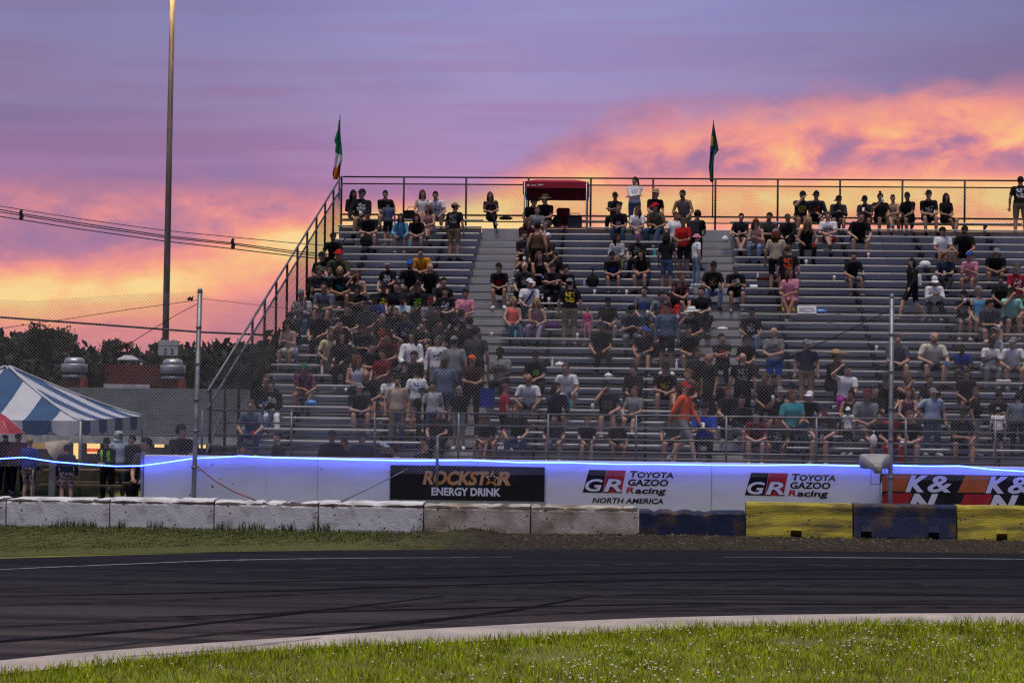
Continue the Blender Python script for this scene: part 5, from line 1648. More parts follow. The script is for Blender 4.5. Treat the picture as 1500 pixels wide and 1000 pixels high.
    if 'shoulderbag' in ekeys:
        bpk = MB().bbox((-.10, .13, -.42), (.12, .25, -.12), .04).tube([(-.08, .18, -.13), (.10, .06, .05), (.14, -.08, -.05)], .012, 5)
        attach('shoulder_bag', bpk.mesh('bag', [cloth('white')]), None, o, Matrix.Translation(ps['sho']))
    if code == 'sc':
        wr, hand, fd = ps['limbs']['r']
        q = hand - ps['origin'] + Vector((.0, -.03, .02))
        attach('cup', MB().lathe([(.03, -.05), (.036, .07), (.033, .07), (.028, -.04)], (0, 0, 0), 10).mesh('cup', [cloth('white')]), None, o, Matrix.Translation(q))
    if code in ('sl', 'ss', 'sm', 'st', 'sk') and r2.random() < .30:
        wr, hand, fd = ps['limbs']['l']
        q = hand - ps['origin'] + Vector((0, -.045, .03))
        if r2.random() < .5:
            attach('cup', MB().lathe([(.028, -.06), (.035, .06), (.032, .06), (.026, -.05)], (0, 0, 0), 8).mesh('cup', [cloth(r2.choice(['white', 'white', 'red', 'blue']))]), None, o, Matrix.Translation(q))
        else:
            attach('phone', MB().bbox((-.037, -.006, -.05), (.037, .006, .09), .004).mesh('phone', [pmat('phone_black', (.01, .01, .012), .2, spec=.5)]), None, o, Matrix.Translation(q) @ Matrix.Rotation(-.5, 4, 'X'))
    if code == 'sp' and idx % 2 == 0:
        q = (ps['limbs']['r'][1] + ps['limbs']['l'][1]) / 2 - ps['origin'] + Vector((0, -.02, .05))
        attach('phone', MB().bbox((-.037, -.006, -.07), (.037, .006, .07), .004).mesh('phone', [pmat('phone_black', (.01, .01, .012), .2, spec=.5)]), None, o, Matrix.Translation(q) @ Matrix.Rotation(-.6, 4, 'X'))
    return o

PEOPLE = """517,278,sx,8,r;black long;tan none;long dark;
529,276,sl,-5,l;black long;tan shorts;cap black;print white
566,279,sr,0,c;black tee;tan shorts;short dark;
569,293,td,200,c;slate tee;black shorts;short dark;pback blue,kid .82
541,309,sr,12,c;black tee;tan shorts;cap black;wide 1.15
589,313,sr,0,c;sky-blue long;grey shorts;long dark;kid .85
620,278,sl,0,c;white tank;mustard shorts;long brown;cap white
645,280,sr,-10,c;white tee;grey shorts;short dark;print navy
611,313,sr,15,c;black tee;grey shorts;long dark;
633,300,sx,-20,c;dusty-pink tank;grey shorts;long brown;kid .88
666,296,td,160,l;black tee;khaki shorts;cap tan;pback grey
488,341,sr,5,c;black tee;black pants;cap black;
462,368,sl,10,c;black tee;black pants;cap black;print white
498,365,sr,0,c;olive tee;grey shorts;cap red;wide 1.2
456,389,sl,12,r;charcoal tee;navy shorts;cap camo;print grey,wide 1.22
482,392,sl,0,c;grey tee;grey shorts;short brown;kid .75
500,390,sr,0,c;black tee;khaki shorts;bald;print teal,beard
530,396,sf,-25,r;pale-pink tank;jeans;long auburn;
572,381,sl,-5,c;black tee;black shorts;cap grey;print white
601,380,sr,0,c;black tee;grey shorts;cap blue;beard
623,364,sr,0,c;mustard tee;black shorts;short dark;
630,385,sr,-8,r;black tee;black pants;bald;
420,416,sl,25,r;black tank;black pants;long dark;
439,424,sp,-20,c;grey plaid long;jeans;short grey;
476,413,sr,0,c;blue-grey tee;khaki shorts;short dark;
524,416,sa,8,r;black tee;black pants;cap black;
558,413,sl,20,l;black tee;black pants;cap black;print yellow
615,412,sl,0,c;black long;black pants;cap black;print lime
648,406,sl,15,c;black tee;black pants;short dark;
652,420,tp,0,c;black tee;black pants;short dark;print white
398,456,sp,-15,r;black tee;navy pants;curly dark;
390,467,sp,-25,r;pale-pink tank;white shorts;long dark;
557,429,sr,0,r;royal-blue tee;navy pants;cap black;print white
590,432,sa,0,c;pale-aqua tee;grey shorts;cap black;
629,433,sl,0,c;striped tee;black shorts;cap maroon;
482,481,sr,0,c;cream tee;cream shorts;short brown;
502,485,sl,10,r;black long;black pants;long dark;
504,466,sf,0,r;black tee;black shorts;short dark;
557,459,sl,10,r;black tee;black pants;bald;print orange
595,456,sr,15,c;navy tee;black shorts;short dark;print white
616,470,sa,0,c;black tee;black pants;short dark;
608,489,sr,0,c;black tee;black shorts;short dark;beard,print white
575,485,sf,-20,l;maroon tee;black pants;short dark;
641,492,td,0,c;white long;grey shorts;short brown;print navy
665,491,td,170,c;grey tee;jeans;cap grey;
652,521,td,10,l;steel-blue tee;jeans;bald;skin dark
447,530,sr,0,c;pink floral tee;tan shorts;bandana green;
519,518,sx,10,r;white tank;denim shorts;long auburn;
560,511,sl,-10,l;dark-red tee;black pants;short dark;
603,512,sl,25,l;dark-grey tee;jeans;short dark;
543,542,sr,0,c;black tee;denim shorts;bald;emblem white
574,544,sl,0,c;white tee;grey shorts;cap black;
582,550,td,10,c;beige tee;khaki pants;short dark;beard
583,571,th,0,c;tan tank;jeans;long dark;
611,538,td,185,c;white tee;grey shorts;short dark;pback blue
634,558,td,25,l;pale-grey tee;jeans;short dark;
619,589,td,20,r;black tee;black pants;cap black;
368,548,sl,10,c;black long;jeans;short brown;glasses
399,556,sl,0,c;black long;white pants;short dark;print white
351,585,sr,0,c;slate-blue tee;jeans;short brown;
722,281,sx,0,c;dark floral tee;black pants;long brown;
776,289,sr,20,r;black tee;tan shorts;widehat black;
785,301,sl,0,c;grey tee;tan shorts;short brown;kid .75
800,284,sx,-25,l;black tee;grey shorts;straw tan;
768,319,sl,15,r;maroon tee;black pants;long brown;
787,325,td,180,c;brown tank;black pants;cap black;
771,338,sr,0,c;charcoal tee;black shorts;short dark;print white,beard
803,341,sl,-10,c;dark-brown tee;black pants;short white;
768,366,sc,10,c;black tank;black pants;cap black;
795,369,sl,-15,r;black tank;black pants;long brown;
811,370,sf,20,l;black tee;jeans;short dark;
775,383,sr,-5,c;charcoal tee;black pants;bald;print white
734,385,sr,-5,r;black tee;black shorts;cap black;print red
811,384,sa,0,l;black tee;black pants;cap black;
840,387,sp,-30,l;black tee;grey shorts;cap black;
775,407,sl,10,r;white tee;navy pants;cap white;strap
835,407,td,190,l;black tee;khaki pants;cap grey;pback yellow
682,423,tp,0,c;pink tee;grey pants;short dark;
901,281,sa,-15,r;black tee;black pants;cap black;
930,259,tf,0,l;white long;denim shorts;pony dark;
908,300,sr,0,c;black tee;jeans;short brown;emblem white
934,302,sx,-15,l;white tee;grey shorts;long brown;
905,342,sl,20,r;pale-grey long;camo pants;long dark;
933,342,sl,-20,c;black tee;black pants;cap purple;print grey
900,368,sr,0,c;black tee;black shorts;cap black;print blue
957,276,sl,20,r;black tee;tan shorts;straw tan;
963,297,sr,-15,l;camo tee;jeans;cap red;
1005,278,sr,0,c;grey tank;khaki pants;short dark;beard,wide 1.15
989,310,sl,0,r;white tee;grey shorts;short brown;
1002,319,tp,-15,r;red tee;black shorts;short brown;
1020,307,tp,140,r;black tee;black pants;curly dark;backpack
1020,342,td,110,l;white tee;light-jeans;bucket pink;kid .87
1083,312,sl,0,c;black tee;tan shorts;short dark;
1110,321,sp,-25,r;dusty-pink tank;light-jeans;long auburn;
1120,311,sl,15,l;olive-grey tee;black shorts;short dark;beard
1137,334,td,175,l;beige tee;black shorts;cap grey;long
1155,358,td,165,l;black tee;black shorts;short brown;pback orange,shoes yellow
1161,392,sl,-10,r;pink tee;pink shorts;long brown;
1171,279,sf,0,c;charcoal tee;tan shorts;cap black;print yellow
1196,279,sl,0,c;charcoal long;black shorts;cap black;print orange
1156,313,sl,-20,r;black long;black pants;cap olive;
1180,318,sr,10,c;black tank;black pants;long blond;
1215,310,sx,-10,c;white tee;red shorts;short brown;print navy
977,340,td,170,l;black tee;denim shorts;long dark;
946,367,sr,-15,c;black tee;denim shorts;long dark;
1042,383,sr,0,c;black tee;light-jeans;cap black;print gold
1076,387,sp,0,c;black tee;black shorts;beanie grey;print white
994,398,sl,20,r;dark floral tee;black shorts;short brown;
941,419,sl,25,l;slate tee;jeans;short dark;print blue
966,426,sr,-10,r;grey tee;grey shorts;short dark;
989,429,sl,-30,l;red tee;grey shorts;long dark;
1226,287,sp,5,l;dark-grey long;tan shorts;cap black;wide 1.1
1270,287,sp,-10,c;dark-grey tee;tan shorts;cap black;
1290,280,sc,0,c;black tee;black shorts;bun dark;
1311,285,sx,-30,r;tan tank;tan none;short dark;
1333,281,sl,-40,r;black tee;black shorts;cap black;
1361,279,sr,0,l;black tee;navy shorts;cap black;print white
1386,283,sl,25,c;black tee;black shorts;long dark;
1495,258,td,180,c;black tee;khaki shorts;short dark;pback white
1255,310,sr,15,c;black tee;black shorts;short dark;wide 1.15
1381,332,sl,0,r;white tee;black shorts;cap black;
1413,331,sr,-20,c;black tee;black shorts;cap black;
1385,369,sl,0,r;navy tee;charcoal pants;cap brown;beard
1423,369,sp,-15,c;pink tee;tan shorts;bandana blue;
1455,362,sr,0,c;black tee;grey shorts;cap grey;wide 1.25
1248,369,sr,25,l;black tee;grey shorts;short dark;beard
1337,378,wk,-60,c;black long;black shorts;long dark;shoulderbag
1368,405,sp,0,c;white long;black pants;cap white;
1462,404,sl,30,l;black tee;black shorts;short dark;
1488,385,tp,20,l;crimson tee;khaki shorts;cap camo;print white
1479,419,sf,10,l;mint tee;black shorts;cap black;
1435,418,sl,10,r;sky-blue tank;grey shorts;short grey;
1410,424,sc,0,c;black tee;grey shorts;cap black;print grey
749,434,sl,8,c;coral tank;jeans;long blond;
788,436,sl,-8,c;dusty-pink tank;lilac pants;long blond;
861,448,td,-30,r;hot-pink tank;pink shorts;short brown;kid .6
888,435,sr,0,c;black tee;camo shorts;cap black;
924,446,sp,15,l;navy tee;grey pants;cap black;
676,453,td,175,l;black tee;black pants;short dark;
687,463,td,165,r;black tee;black shorts;short dark;
662,474,sl,10,c;dark-grey tee;black pants;cap grey;
737,508,sl,0,c;grey tee;black pants;short dark;print black,skin dark,wide 1.1
787,512,sl,5,c;black tee;black pants;cap black;clawmark,wide 1.1
775,546,sr,0,c;white tee;black shorts;bald;glasses hung,wide 1.1
691,520,tp,20,r;dark-brown tee;black pants;bandana orange;
836,530,sr,-5,c;white tee;white shorts;short brown;glasses hung
812,558,sf,30,r;navy long;black shorts;long dark;
739,561,td,120,l;crimson tee;black shorts;cap plum;
673,565,td,-15,r;black tee;grey shorts;short grey;
893,558,sf,0,c;black tee;black shorts;cap black;print grey
931,534,sl,-20,l;black long;black pants;short dark;
928,561,sl,-20,l;grey tee;black shorts;bun brown;glasses
977,443,td,10,l;denim long;black shorts;short dark;
942,477,sl,10,r;black tee;denim shorts;cap blue;
1020,448,sf,-20,l;black tee;camo shorts;straw white;print blue,wide 1.15
1098,451,sr,0,c;black tee;light-jeans;cap black;print white
1060,488,sa,0,r;black tee;black pants;short dark;print orange
1092,489,sl,10,c;black tee;black pants;curly dark;glasses
1135,480,tp,-10,l;grey tee;blue shorts;bald;beard,print black,wide 1.12
1182,496,td,-15,r;navy tee;khaki shorts;cap grey;wide 1.1
1218,512,sf,20,r;black long;black pants;sombrero straw;
1024,510,sl,10,r;black tee;black pants;short dark;beard
1040,518,td,-55,l;black tee;black pants;bald;wide 1.15
1088,517,td,175,c;black tee;black pants;bald;pback grey
971,531,sr,0,c;black tee;black shorts;cap black;print yellow
1002,558,wk,70,c;orange long;grey shorts;cap red;wide .9
1032,590,sp,0,c;bright-blue tee;black pants;short dark;
1143,565,sc,-10,r;black tank;black shorts;cap grey;
1163,570,sl,10,r;teal tee;black pants;short auburn;
1180,570,sr,15,l;black tee;jeans;cap white;
1084,578,sl,20,l;black long;grey shorts;short dark;
1009,540,sl,-10,l;dark-brown tee;tan shorts;short auburn;
1314,489,sr,0,c;slate tee;black shorts;short brown;
1361,487,sr,0,c;cream-white tee;black shorts;bald;beard,wide 1.25
1413,504,sl,-10,l;royal-blue tee;grey shorts;short dark;kid .72,skin dark
1445,494,sp,10,c;white tee;grey pants;short dark;skin dark,beard
1452,481,sf,0,r;pale-grey tee;tan shorts;cap black;
1483,492,sr,5,l;white tee;khaki shorts;cap grey;
1446,438,sr,10,r;navy tee;grey shorts;short dark;
1236,533,su,10,r;white tee;magenta pants;short dark;
1244,567,sl,-10,l;black tank;black pants;bun dark;
1279,564,sl,-15,r;black tee;black pants;short dark;wide 1.1
1264,567,sl,15,l;grey tee;grey shorts;cap maroon;
1243,596,td,-40,r;white tee;navy shorts;cap white;kid .78
1321,548,sf,25,r;black tank;black shorts;short brown;
1328,566,sl,-10,c;plum tank;black shorts;short auburn;
1366,548,sl,10,c;black tee;black pants;short dark;
1366,567,th,10,c;light-blue tee;jeans;cap grey;wide 1.25
1428,567,td,75,l;black tee;grey shorts;short brown;beard
1487,558,sr,25,l;black long;black pants;long dark;
1462,601,td,170,c;white tee;black shorts;cap grey;kid .8
1491,575,td,150,c;blue-grey tee;black pants;short dark;wide 1.15
1108,600,sr,-10,l;dark-red tee;black shorts;short dark;
1306,598,sr,10,r;red tee;red pants;short dark;
707,612,sr,0,r;navy tee;grey shorts;short dark;
857,613,sl,10,r;black tee;tan shorts;short brown;
644,468,sl,0,c;black tee;black pants;short dark;print sky-blue
668,465,td,165,l;black tee;black pants;cap navy;
603,477,sl,15,l;white long;black pants;long dark;
762,590,sr,0,c;black tee;jeans;short brown;
1069,565,sl,10,r;black tee;black pants;short auburn;
1140,606,sr,-10,c;charcoal tee;black shorts;short dark;print white
1402,596,sr,10,l;black tee;black shorts;cap black;
1460,574,sp,15,l;black tee;black pants;short dark;
1330,600,sr,0,c;black tee;black shorts;short brown;
900,612,sr,10,c;black tee;tan shorts;cap black;print red
985,600,sl,-10,l;dark-grey tee;black shorts;short dark;
812,606,sr,0,c;black tee;grey shorts;short dark;
640,596,sl,0,r;black tee;black pants;cap grey;
535,474,sl,10,r;black tee;black pants;cap black;print grey
545,500,sr,0,c;black tee;black shorts;short dark;
628,500,sa,0,c;charcoal tee;black pants;short dark;
697,478,td,170,l;dark-grey tee;black pants;short dark;
585,412,sl,0,c;black tee;black pants;short dark;
1050,548,sl,-15,r;black tee;black pants;cap black;
1118,545,sl,15,l;black tee;black pants;short brown;
1012,475,sr,0,c;black tee;grey shorts;short dark;
955,470,sl,0,c;charcoal tee;black pants;short dark;
880,470,sl,0,c;black tee;black pants;cap navy;
1300,548,sr,-10,c;black tee;black pants;cap black;
1415,540,sl,0,c;black tee;black shorts;short dark;
470,450,sl,10,c;black tee;black pants;cap black;
514,446,sr,-5,c;black tee;grey shorts;short dark;
540,440,sl,0,c;charcoal tee;black pants;cap navy;
575,450,sr,10,c;black tee;black shorts;short brown;
640,448,sl,-10,c;black tee;black pants;short dark;print grey
590,528,sl,15,r;black tee;black pants;cap black;
665,560,sl,-10,c;black tee;jeans;cap black;
528,560,sr,5,c;charcoal tee;black shorts;cap grey;
715,610,sr,0,c;black tee;tan shorts;cap black;
1205,590,sl,-10,c;black tee;black shorts;cap navy;print grey
1288,600,sr,10,c;charcoal tee;black shorts;short dark;
1030,420,sl,15,l;black tee;black pants;short dark;"""
GROUND = """8,632,50,td,190,c;dark-red tee;navy pants;short dark;
27,633,49.5,td,170,l;red tee;navy pants;short dark;
43,640,46.5,td,150,r;royal-blue long;plaid shorts;short blond;
98,650,45.5,td,200,c;navy long;plaid shorts;cap navy;
158,640,46.5,tp,-25,r;black long;black pants;cap black;vest lime
174,631,48.5,td,20,r;pale-blue long;jeans;hood pale-blue;
194,637,48.5,td,-20,l;black long;black pants;short dark;
222,639,44.6,sl,-15,l;dark-grey tee;black pants;short dark;
266,620,44.2,tf,20,r;black long;black pants;curly dark;
353,646,45.0,sl,0,r;red tee;jeans;cap navy;
408,632,44.5,td,-60,r;black long;black pants;short dark;
486,629,44.8,td,10,c;black long;black pants;cap black;
506,642,45.4,td,-40,r;black tee;black pants;short dark;kid .85
531,632,45.6,td,0,l;navy long;black pants;cap navy;
562,646,44.5,td,10,r;navy tee;grey shorts;cap light-blue;kid .82
577,652,45.3,td,-20,l;lilac tee;grey shorts;short dark;kid .8
620,646,44.4,td,40,r;black tee;black pants;short brown;kid .86"""
HATH = {'cap': .012, 'straw': .03, 'widehat': .02, 'sombrero': .05, 'curly': .02, 'bucket': .01, 'bald': -.008, 'bun': .06, 'hood': .01}
placed = []
recs = []
def parse(line, ground):
    f = line.strip().split(';')
    a = f[0].split(',')
    if ground:
        x, y, Yq, code, yaw, turn = float(a[0]), float(a[1]), float(a[2]), a[3], float(a[4]), a[5]
    else:
        x, y, Yq, code, yaw, turn = float(a[0]), float(a[1]), None, a[2], float(a[3]), a[4]
    return dict(x=x, y=y, Y=Yq, code=code, yaw=yaw, turn=turn, top=f[1], bot=f[2], head=f[3], ex=f[4] if len(f) > 4 else '')
lines = [parse(l, False) for l in PEOPLE.strip().splitlines()] + [parse(l, True) for l in GROUND.strip().splitlines()]
lines_sorted = sorted(range(len(lines)), key=lambda i: ('kid' in lines[i]['ex'], 'wide' not in lines[i]['ex']))
for i in lines_sorted:
    d = lines[i]
    if d['code'] == 'sr': d['code'] = ['sr', 'ss', 'st', 'ss'][i % 4]
    elif d['code'] == 'sl': d['code'] = ['sl', 'sm', 'sk', 'sm', 'st'][i % 5]
    if d['turn'] == 'c' and i % 3 == 0: d['turn'] = 'a' if i % 2 else 'b'
    ps = pose(d['code'], d['turn'])
    kid = 1.0
    for e in d['ex'].split(','):
        if e.strip().startswith('kid'): kid = float(e.split()[1])
    H = ps['top'] + HATH.get(d['head'].split()[0], 0)
    sit = POSE[d['code']]['sit']
    if d['Y'] is None:
        best = None
        cand = range(0 if sit else 1, NR) if d['code'] != 'wk' or d['x'] > 1100 else [0]
        for r_ in cand:
            Y = rowY(r_) + (.52 if sit else .20)
            if d['code'] == 'wk' and d['x'] < 1100: Y = 47.9
            q = onY(d['x'], d['y'], Y)
            k = (q.z - rowZ(r_)) / H
            want = kid
            if sit and kid < 1: want = .55 * kid + .45
            cost = abs(math.log(max(k, .05) / want)) * 10
            for (px_, pr, ps_) in placed:
                if abs(px_ - q.x) < .46 and pr == r_ : cost += 3 * (1 - abs(px_ - q.x) / .46)
                elif abs(px_ - q.x) < .30 and abs(pr - r_) == 1 and (not sit or not ps_): cost += .4
            if best is None or cost < best[0]:
                best = (cost, r_, Y, q, k)
        _, r_, Y, q, k = best
        base = rowZ(r_)
        placed.append((q.x, r_, sit))
        if r_ == 1 and not sit: Y = min(Y, Y)
    else:
        Y = d['Y']; q = onY(d['x'], d['y'], Y); base = gz(Y); k = (q.z - base) / H; r_ = 0
    if d['Y'] is None: q.x = max(q.x, -8.92)
    kk = min(1.16 * max(kid, .8), max(.80 * kid, k))
    if d['Y'] is not None:
        kk = min(1.2, max(.5, k))
    d.update(row=r_, k=kk, err=(k - kk) * H, X=q.x, base=base, Yp=Y)
    z = base
    loc = (q.x, Y, z)
    d['obj'] = make_person(d['code'], d['yaw'], d['turn'], d['top'], d['bot'], d['head'], d['ex'], loc, kk, i)
    d['i'] = i

# ------------------------------------------------------------------ things left on the benches
def seatpt(x, y, on='seat'):
    best = None
    for i in range(1, NR):
        Y, z = (rowY(i) + .50, rowZ(i) + .431) if on == 'seat' else (rowY(i) + .22, rowZ(i) + .001)
        q = onY(x, y, Y)
        c = abs(q.z - z)
        if best is None or c < best[0]: best = (c, Vector((q.x, Y, z)))
    return best[1]
def item(name, mb, mat, x, y, label, cat, group=None, on='seat', rot=0.0):
    o = link(name, mb.mesh(name, mat), None, seatpt(x, y, on), (0, 0, rot))
    return tag(o, label, cat, group)
def cupmesh(): return MB().lathe([(.028, 0), (.040, .14), (.037, .141), (.027, .01)], n=12)
def bottlemesh(): return MB().lathe([(.030, 0), (.033, .02), (.033, .14), (.014, .19), (.014, .22), (.010, .221)], n=12)
def bag(w, h, d, seed=1, lumps=.02):
    r2 = random.Random(seed); b = MB()
    n, m = 14, 8
    vs, fs = [], []
    for i in range(m + 1):
        t = i / m
        rr2 = (math.sin(math.pi * min(1, t * 1.15 + .12)) ** .5) if t < .88 else .35
        for k in range(n):
            a = 2 * math.pi * k / n
            j = 1 + r2.uniform(-lumps * 4, lumps * 4)
            ca, sa = math.cos(a), math.sin(a)
            vs.append((w / 2 * rr2 * j * abs(ca) ** .7 * (1 if ca > 0 else -1), d / 2 * rr2 * j * abs(sa) ** .7 * (1 if sa > 0 else -1), h * t))
    for i in range(m):
        fs += [(i * n + k, i * n + (k + 1) % n, (i + 1) * n + (k + 1) % n, (i + 1) * n + k) for k in range(n)]
    fs += [tuple(range(n))[::-1], tuple(range(m * n, m * n + n))]
    return b.add(vs, fs, True)
def plastic(n_, c, rough=.35): return pmat('plastic_' + n_, c, rough, var=.06, scale=4, spec=.4)
W_ = plastic('white', (.60, .60, .62)); K_ = cloth('black'); DG = cloth('dark-grey')
def backpack(): return bag(.34, .46, .24, 3).tube([(-.05, -.02, .44), (-.03, -.02, .50), (.03, -.02, .50), (.05, -.02, .44)], .012, 5).bbox((-.11, -.15, .05), (.11, -.10, .22), .02)
CUPS = [(1272, 377, 'white cup on the bench behind the bearded spectator in grey shorts'), (1222, 411, 'white cup on an empty bench near the bearded spectator'), (1181, 386, 'white cup right of the spectator with yellow shoes'),
        (871, 428, 'white cup on the bench right of the black capped group'), (918, 428, 'white cup at the feet of the spectator with blue shirt print'), (1284, 515, 'small white cup alone on a bench left of the fence post'),
        (804, 438, 'white cup between the spectators near the white strapped shirt'), (720, 492, 'white cup on the bench left of the coral top'), (868, 598, 'white cup beside the spectator in white shorts'), (846, 492, 'white cup on the step under the khaki trousers')]
cm = cupmesh()
for x, y, lb in CUPS:
    item('cup', cm, W_, x, y, lb, 'cup', 'drink cups on the benches')
BOT = [(600, 358, plastic('cyan', (.05, .35, .45)), 'cyan drink bottle beside the child in sky blue sleeves'), (837, 596, plastic('teal', (.04, .30, .28)), 'teal drink bottle in front of the spectator in white shorts'),
       (809, 536, W_, 'white bottle on the bench left of the white carry bag'), (1110, 415, W_, 'white bottle next to the foam food box'), (856, 423, plastic('clear_blue', (.25, .35, .45)), 'pale blue bottle at the end of a bench near the black capped spectator'),
       (472, 545, W_, 'white bottle at the feet of the spectator in the cream tee'), (755, 490, plastic('cyan', (.05, .35, .45)), 'cyan bottle at the feet of the spectator in the coral top'), (991, 535, W_, 'white bottle near the standing denim jacket spectator'), (959, 372, plastic('cyan', (.05, .35, .45)), 'cyan bottle left of the standing spectator in denim shorts'), (846, 491, W_, None)]
for x, y, m_, lb in BOT:
    if lb: item('bottle', bottlemesh(), m_, x, y, lb, 'bottle', 'drink bottles on the benches')
plate = MB().lathe([(.10, 0), (.14, .03), (.15, .035), (.14, .032), (.09, .012)], n=18)
item('foam_plate', plate, W_, 1211, 366, 'white foam plate on the bench under the white shirted spectator in red shorts', 'plate')
dome = MB().lathe([(.16, 0), (.17, .02), (.15, .09), (.09, .14), (.001, .15)], n=18, sy=.7)
item('white_bowl', dome, W_, 1355, 390, 'white upturned bowl on the bench left of the navy tee spectator', 'bowl')
item('foam_box', MB().bbox((-.11, -.1, 0), (.11, .1, .05), .015).bbox((-.11, .0, .052), (.11, .1, .09), .015), W_, 1104, 421, 'white foam food box on the bench beside a white bottle', 'food box')
item('carry_bag', bag(.20, .24, .14, 5), W_, 1062, 352, 'white carry bag on the bench left of the spectator in tan shorts', 'bag')
item('carry_bag', bag(.26, .18, .2, 6), W_, 820, 537, 'crumpled white carry bag behind the spectator in white shorts', 'bag')
item('food_tray', MB().bbox((-.17, -.1, 0), (.17, .1, .07), .02), plastic('foil', (.45, .45, .46)), 1470, 560, 'shiny foil tray on the bench below the khaki shorts at the right', 'tray')
item('paper_bag', bag(.2, .16, .14, 8), W_, 891, 560, 'white paper bag on the empty bench behind the spectator hiding his face', 'bag')
item('carry_bag', bag(.3, .14, .2, 9), W_, 1058, 480, 'flat white bag on the bench right of the white straw hat', 'bag')
item('plastic_bag', bag(.30, .20, .2, 10), plastic('bag_blue', (.02, .16, .45)), 456, 594, 'blue plastic bag at the feet of the spectator in floral shirt', 'bag')
item('plastic_bag', bag(.34, .18, .2, 11), plastic('bag_blue', (.02, .16, .45)), 1203, 457, 'blue plastic bag lying beside the paper sign', 'bag')
item('plastic_bag', bag(.30, .20, .2, 12), plastic('bag_royal', (.015, .07, .35)), 1363, 337, 'blue bag hanging over the top bench below the black capped spectators', 'bag', on='tread')
item('backpack', backpack(), K_, 536, 358, 'black backpack on the step in front of the bulky black shirted spectator', 'backpack')
item('backpack', backpack(), K_, 817, 336, 'black backpack on the top bench below the red canopy', 'backpack')
item('backpack', backpack(), K_, 868, 424, 'black backpack on a bench right of the seated group', 'backpack')
item('cooler_bag', MB().bbox((-.21, -.14, 0), (.21, .14, .30), .03).bbox((-.22, -.15, .301), (.22, .15, .34), .015).tube([(-.15, -.02, .34), (-.12, -.02, .40), (.12, -.02, .40), (.15, -.02, .34)], .012, 5), DG, 842, 334, 'dark grey cooler bag under the right leg of the red canopy', 'cooler')
item('tote_bag', MB().bbox((-.19, -.1, 0), (.19, .1, .26), .02).tube([(-.12, 0, .26), (-.08, 0, .36), (.08, 0, .36), (.12, 0, .26)], .01, 5), K_, 602, 322, 'black tote bag on the top bench near the rail post', 'bag')
item('gear_bag', bag(.42, .14, .2, 15), K_, 741, 323, 'black bag lying on the top bench beside the floral top', 'bag')
item('handbag', MB().tube([(.16 * math.cos(a), 0, .13 + .12 * math.sin(a)) for a in np.linspace(0, 6.283, 17)], .013, 5).bbox((-.16, -.05, 0), (.16, .05, .10), .02), K_, 511, 357, 'round handled black bag on the bench near the top left corner', 'bag')
item('seat_cushion', MB().bbox((-.18, -.15, 0), (.18, .15, .08), .03), cloth('maroon'), 1118, 412, 'maroon seat cushion next to the spectator standing in beige', 'cushion')
item('purple_bag', bag(.34, .26, .2, 17), cloth('purple'), 809, 488, 'purple bag on the bench beside the lilac trousers', 'bag')
def chair(name, x0, x1, y0_, y1_, mat, label, rot=0):
    s = seatpt((x0 + x1) / 2, y1_)
    a, b = onY(x0, y1_, s.y), onY(x1, y0_, s.y)
    w, h = b.x - a.x, b.z - a.z
    c = empty(name, s); tag(c, label, 'stadium seat')
    MB().bbox((-w / 2, .08, .04), (w / 2, .12, h), .02).build('backrest', mat, c)
    MB().bbox((-w / 2, -.16, .02), (w / 2, .10, .05), .01).build('seat', mat, c)
    for sx in (-1, 1):
        MB().tube([(sx * (w / 2 + .012), -.15, .015), (sx * (w / 2 + .012), .10, .015), (sx * (w / 2 + .012), .125, h * .95)], .011, 5).build('frame', M_steel, c)
chair('stadium_seat', 697, 723, 569, 598, cloth('royal-blue'), 'royal blue folding stadium seat standing empty on the bench')
chair('stadium_seat', 816, 834, 300, 328, cloth('dark-red'), 'dark red folding stadium seat under the red canopy')
# handwritten paper sign
s = seatpt(1182, 457)
a, b = onY(1168, 456, s.y - .12), onY(1196, 445, s.y - .12)
ps_ = empty('paper_sign', (a.x, s.y - .13, s.z + .004)); tag(ps_, 'white handmade paper sign with dark scrawl leaning on a bench', 'paper sign')
w, h = b.x - a.x, b.z - a.z
MB().add([(0, 0, 0), (w, 0, 0), (w, .07, h), (0, .07, h), (0, .012, 0), (w, .012, 0), (w, .082, h), (0, .082, h)], [(0, 1, 2, 3), (7, 6, 5, 4), (0, 4, 5, 1), (1, 5, 6, 2), (2, 6, 7, 3), (3, 7, 4, 0)]).build('paper', W_, ps_)
r2 = random.Random(3)
for j in range(2):
    pts = []
    for k in range(26):
        t = k / 25; z = h * (.66 - .36 * j) + h * .11 * r2.uniform(-1, 1)
        pts.append((w * (.1 + .8 * t), .07 * z / h - .006, z))
    MB().tube(pts, .006, 4, False).build('scrawl', cloth('navy'), ps_)
item('drink_bottle', bottlemesh(), plastic('amber', (.5, .22, .04)), 1328, 592, 'amber bottle standing on a bench right of the fence post near the front', 'bottle', on='seat')
o = tag(link('carry_bag', bag(.16, .3, .1, 21).mesh('carry_bag', W_), None, (onY(1279, 640, YR).x, YR - .09, 1.335)), 'white bag hanging on the front railing beside the child in the white cap', 'bag')
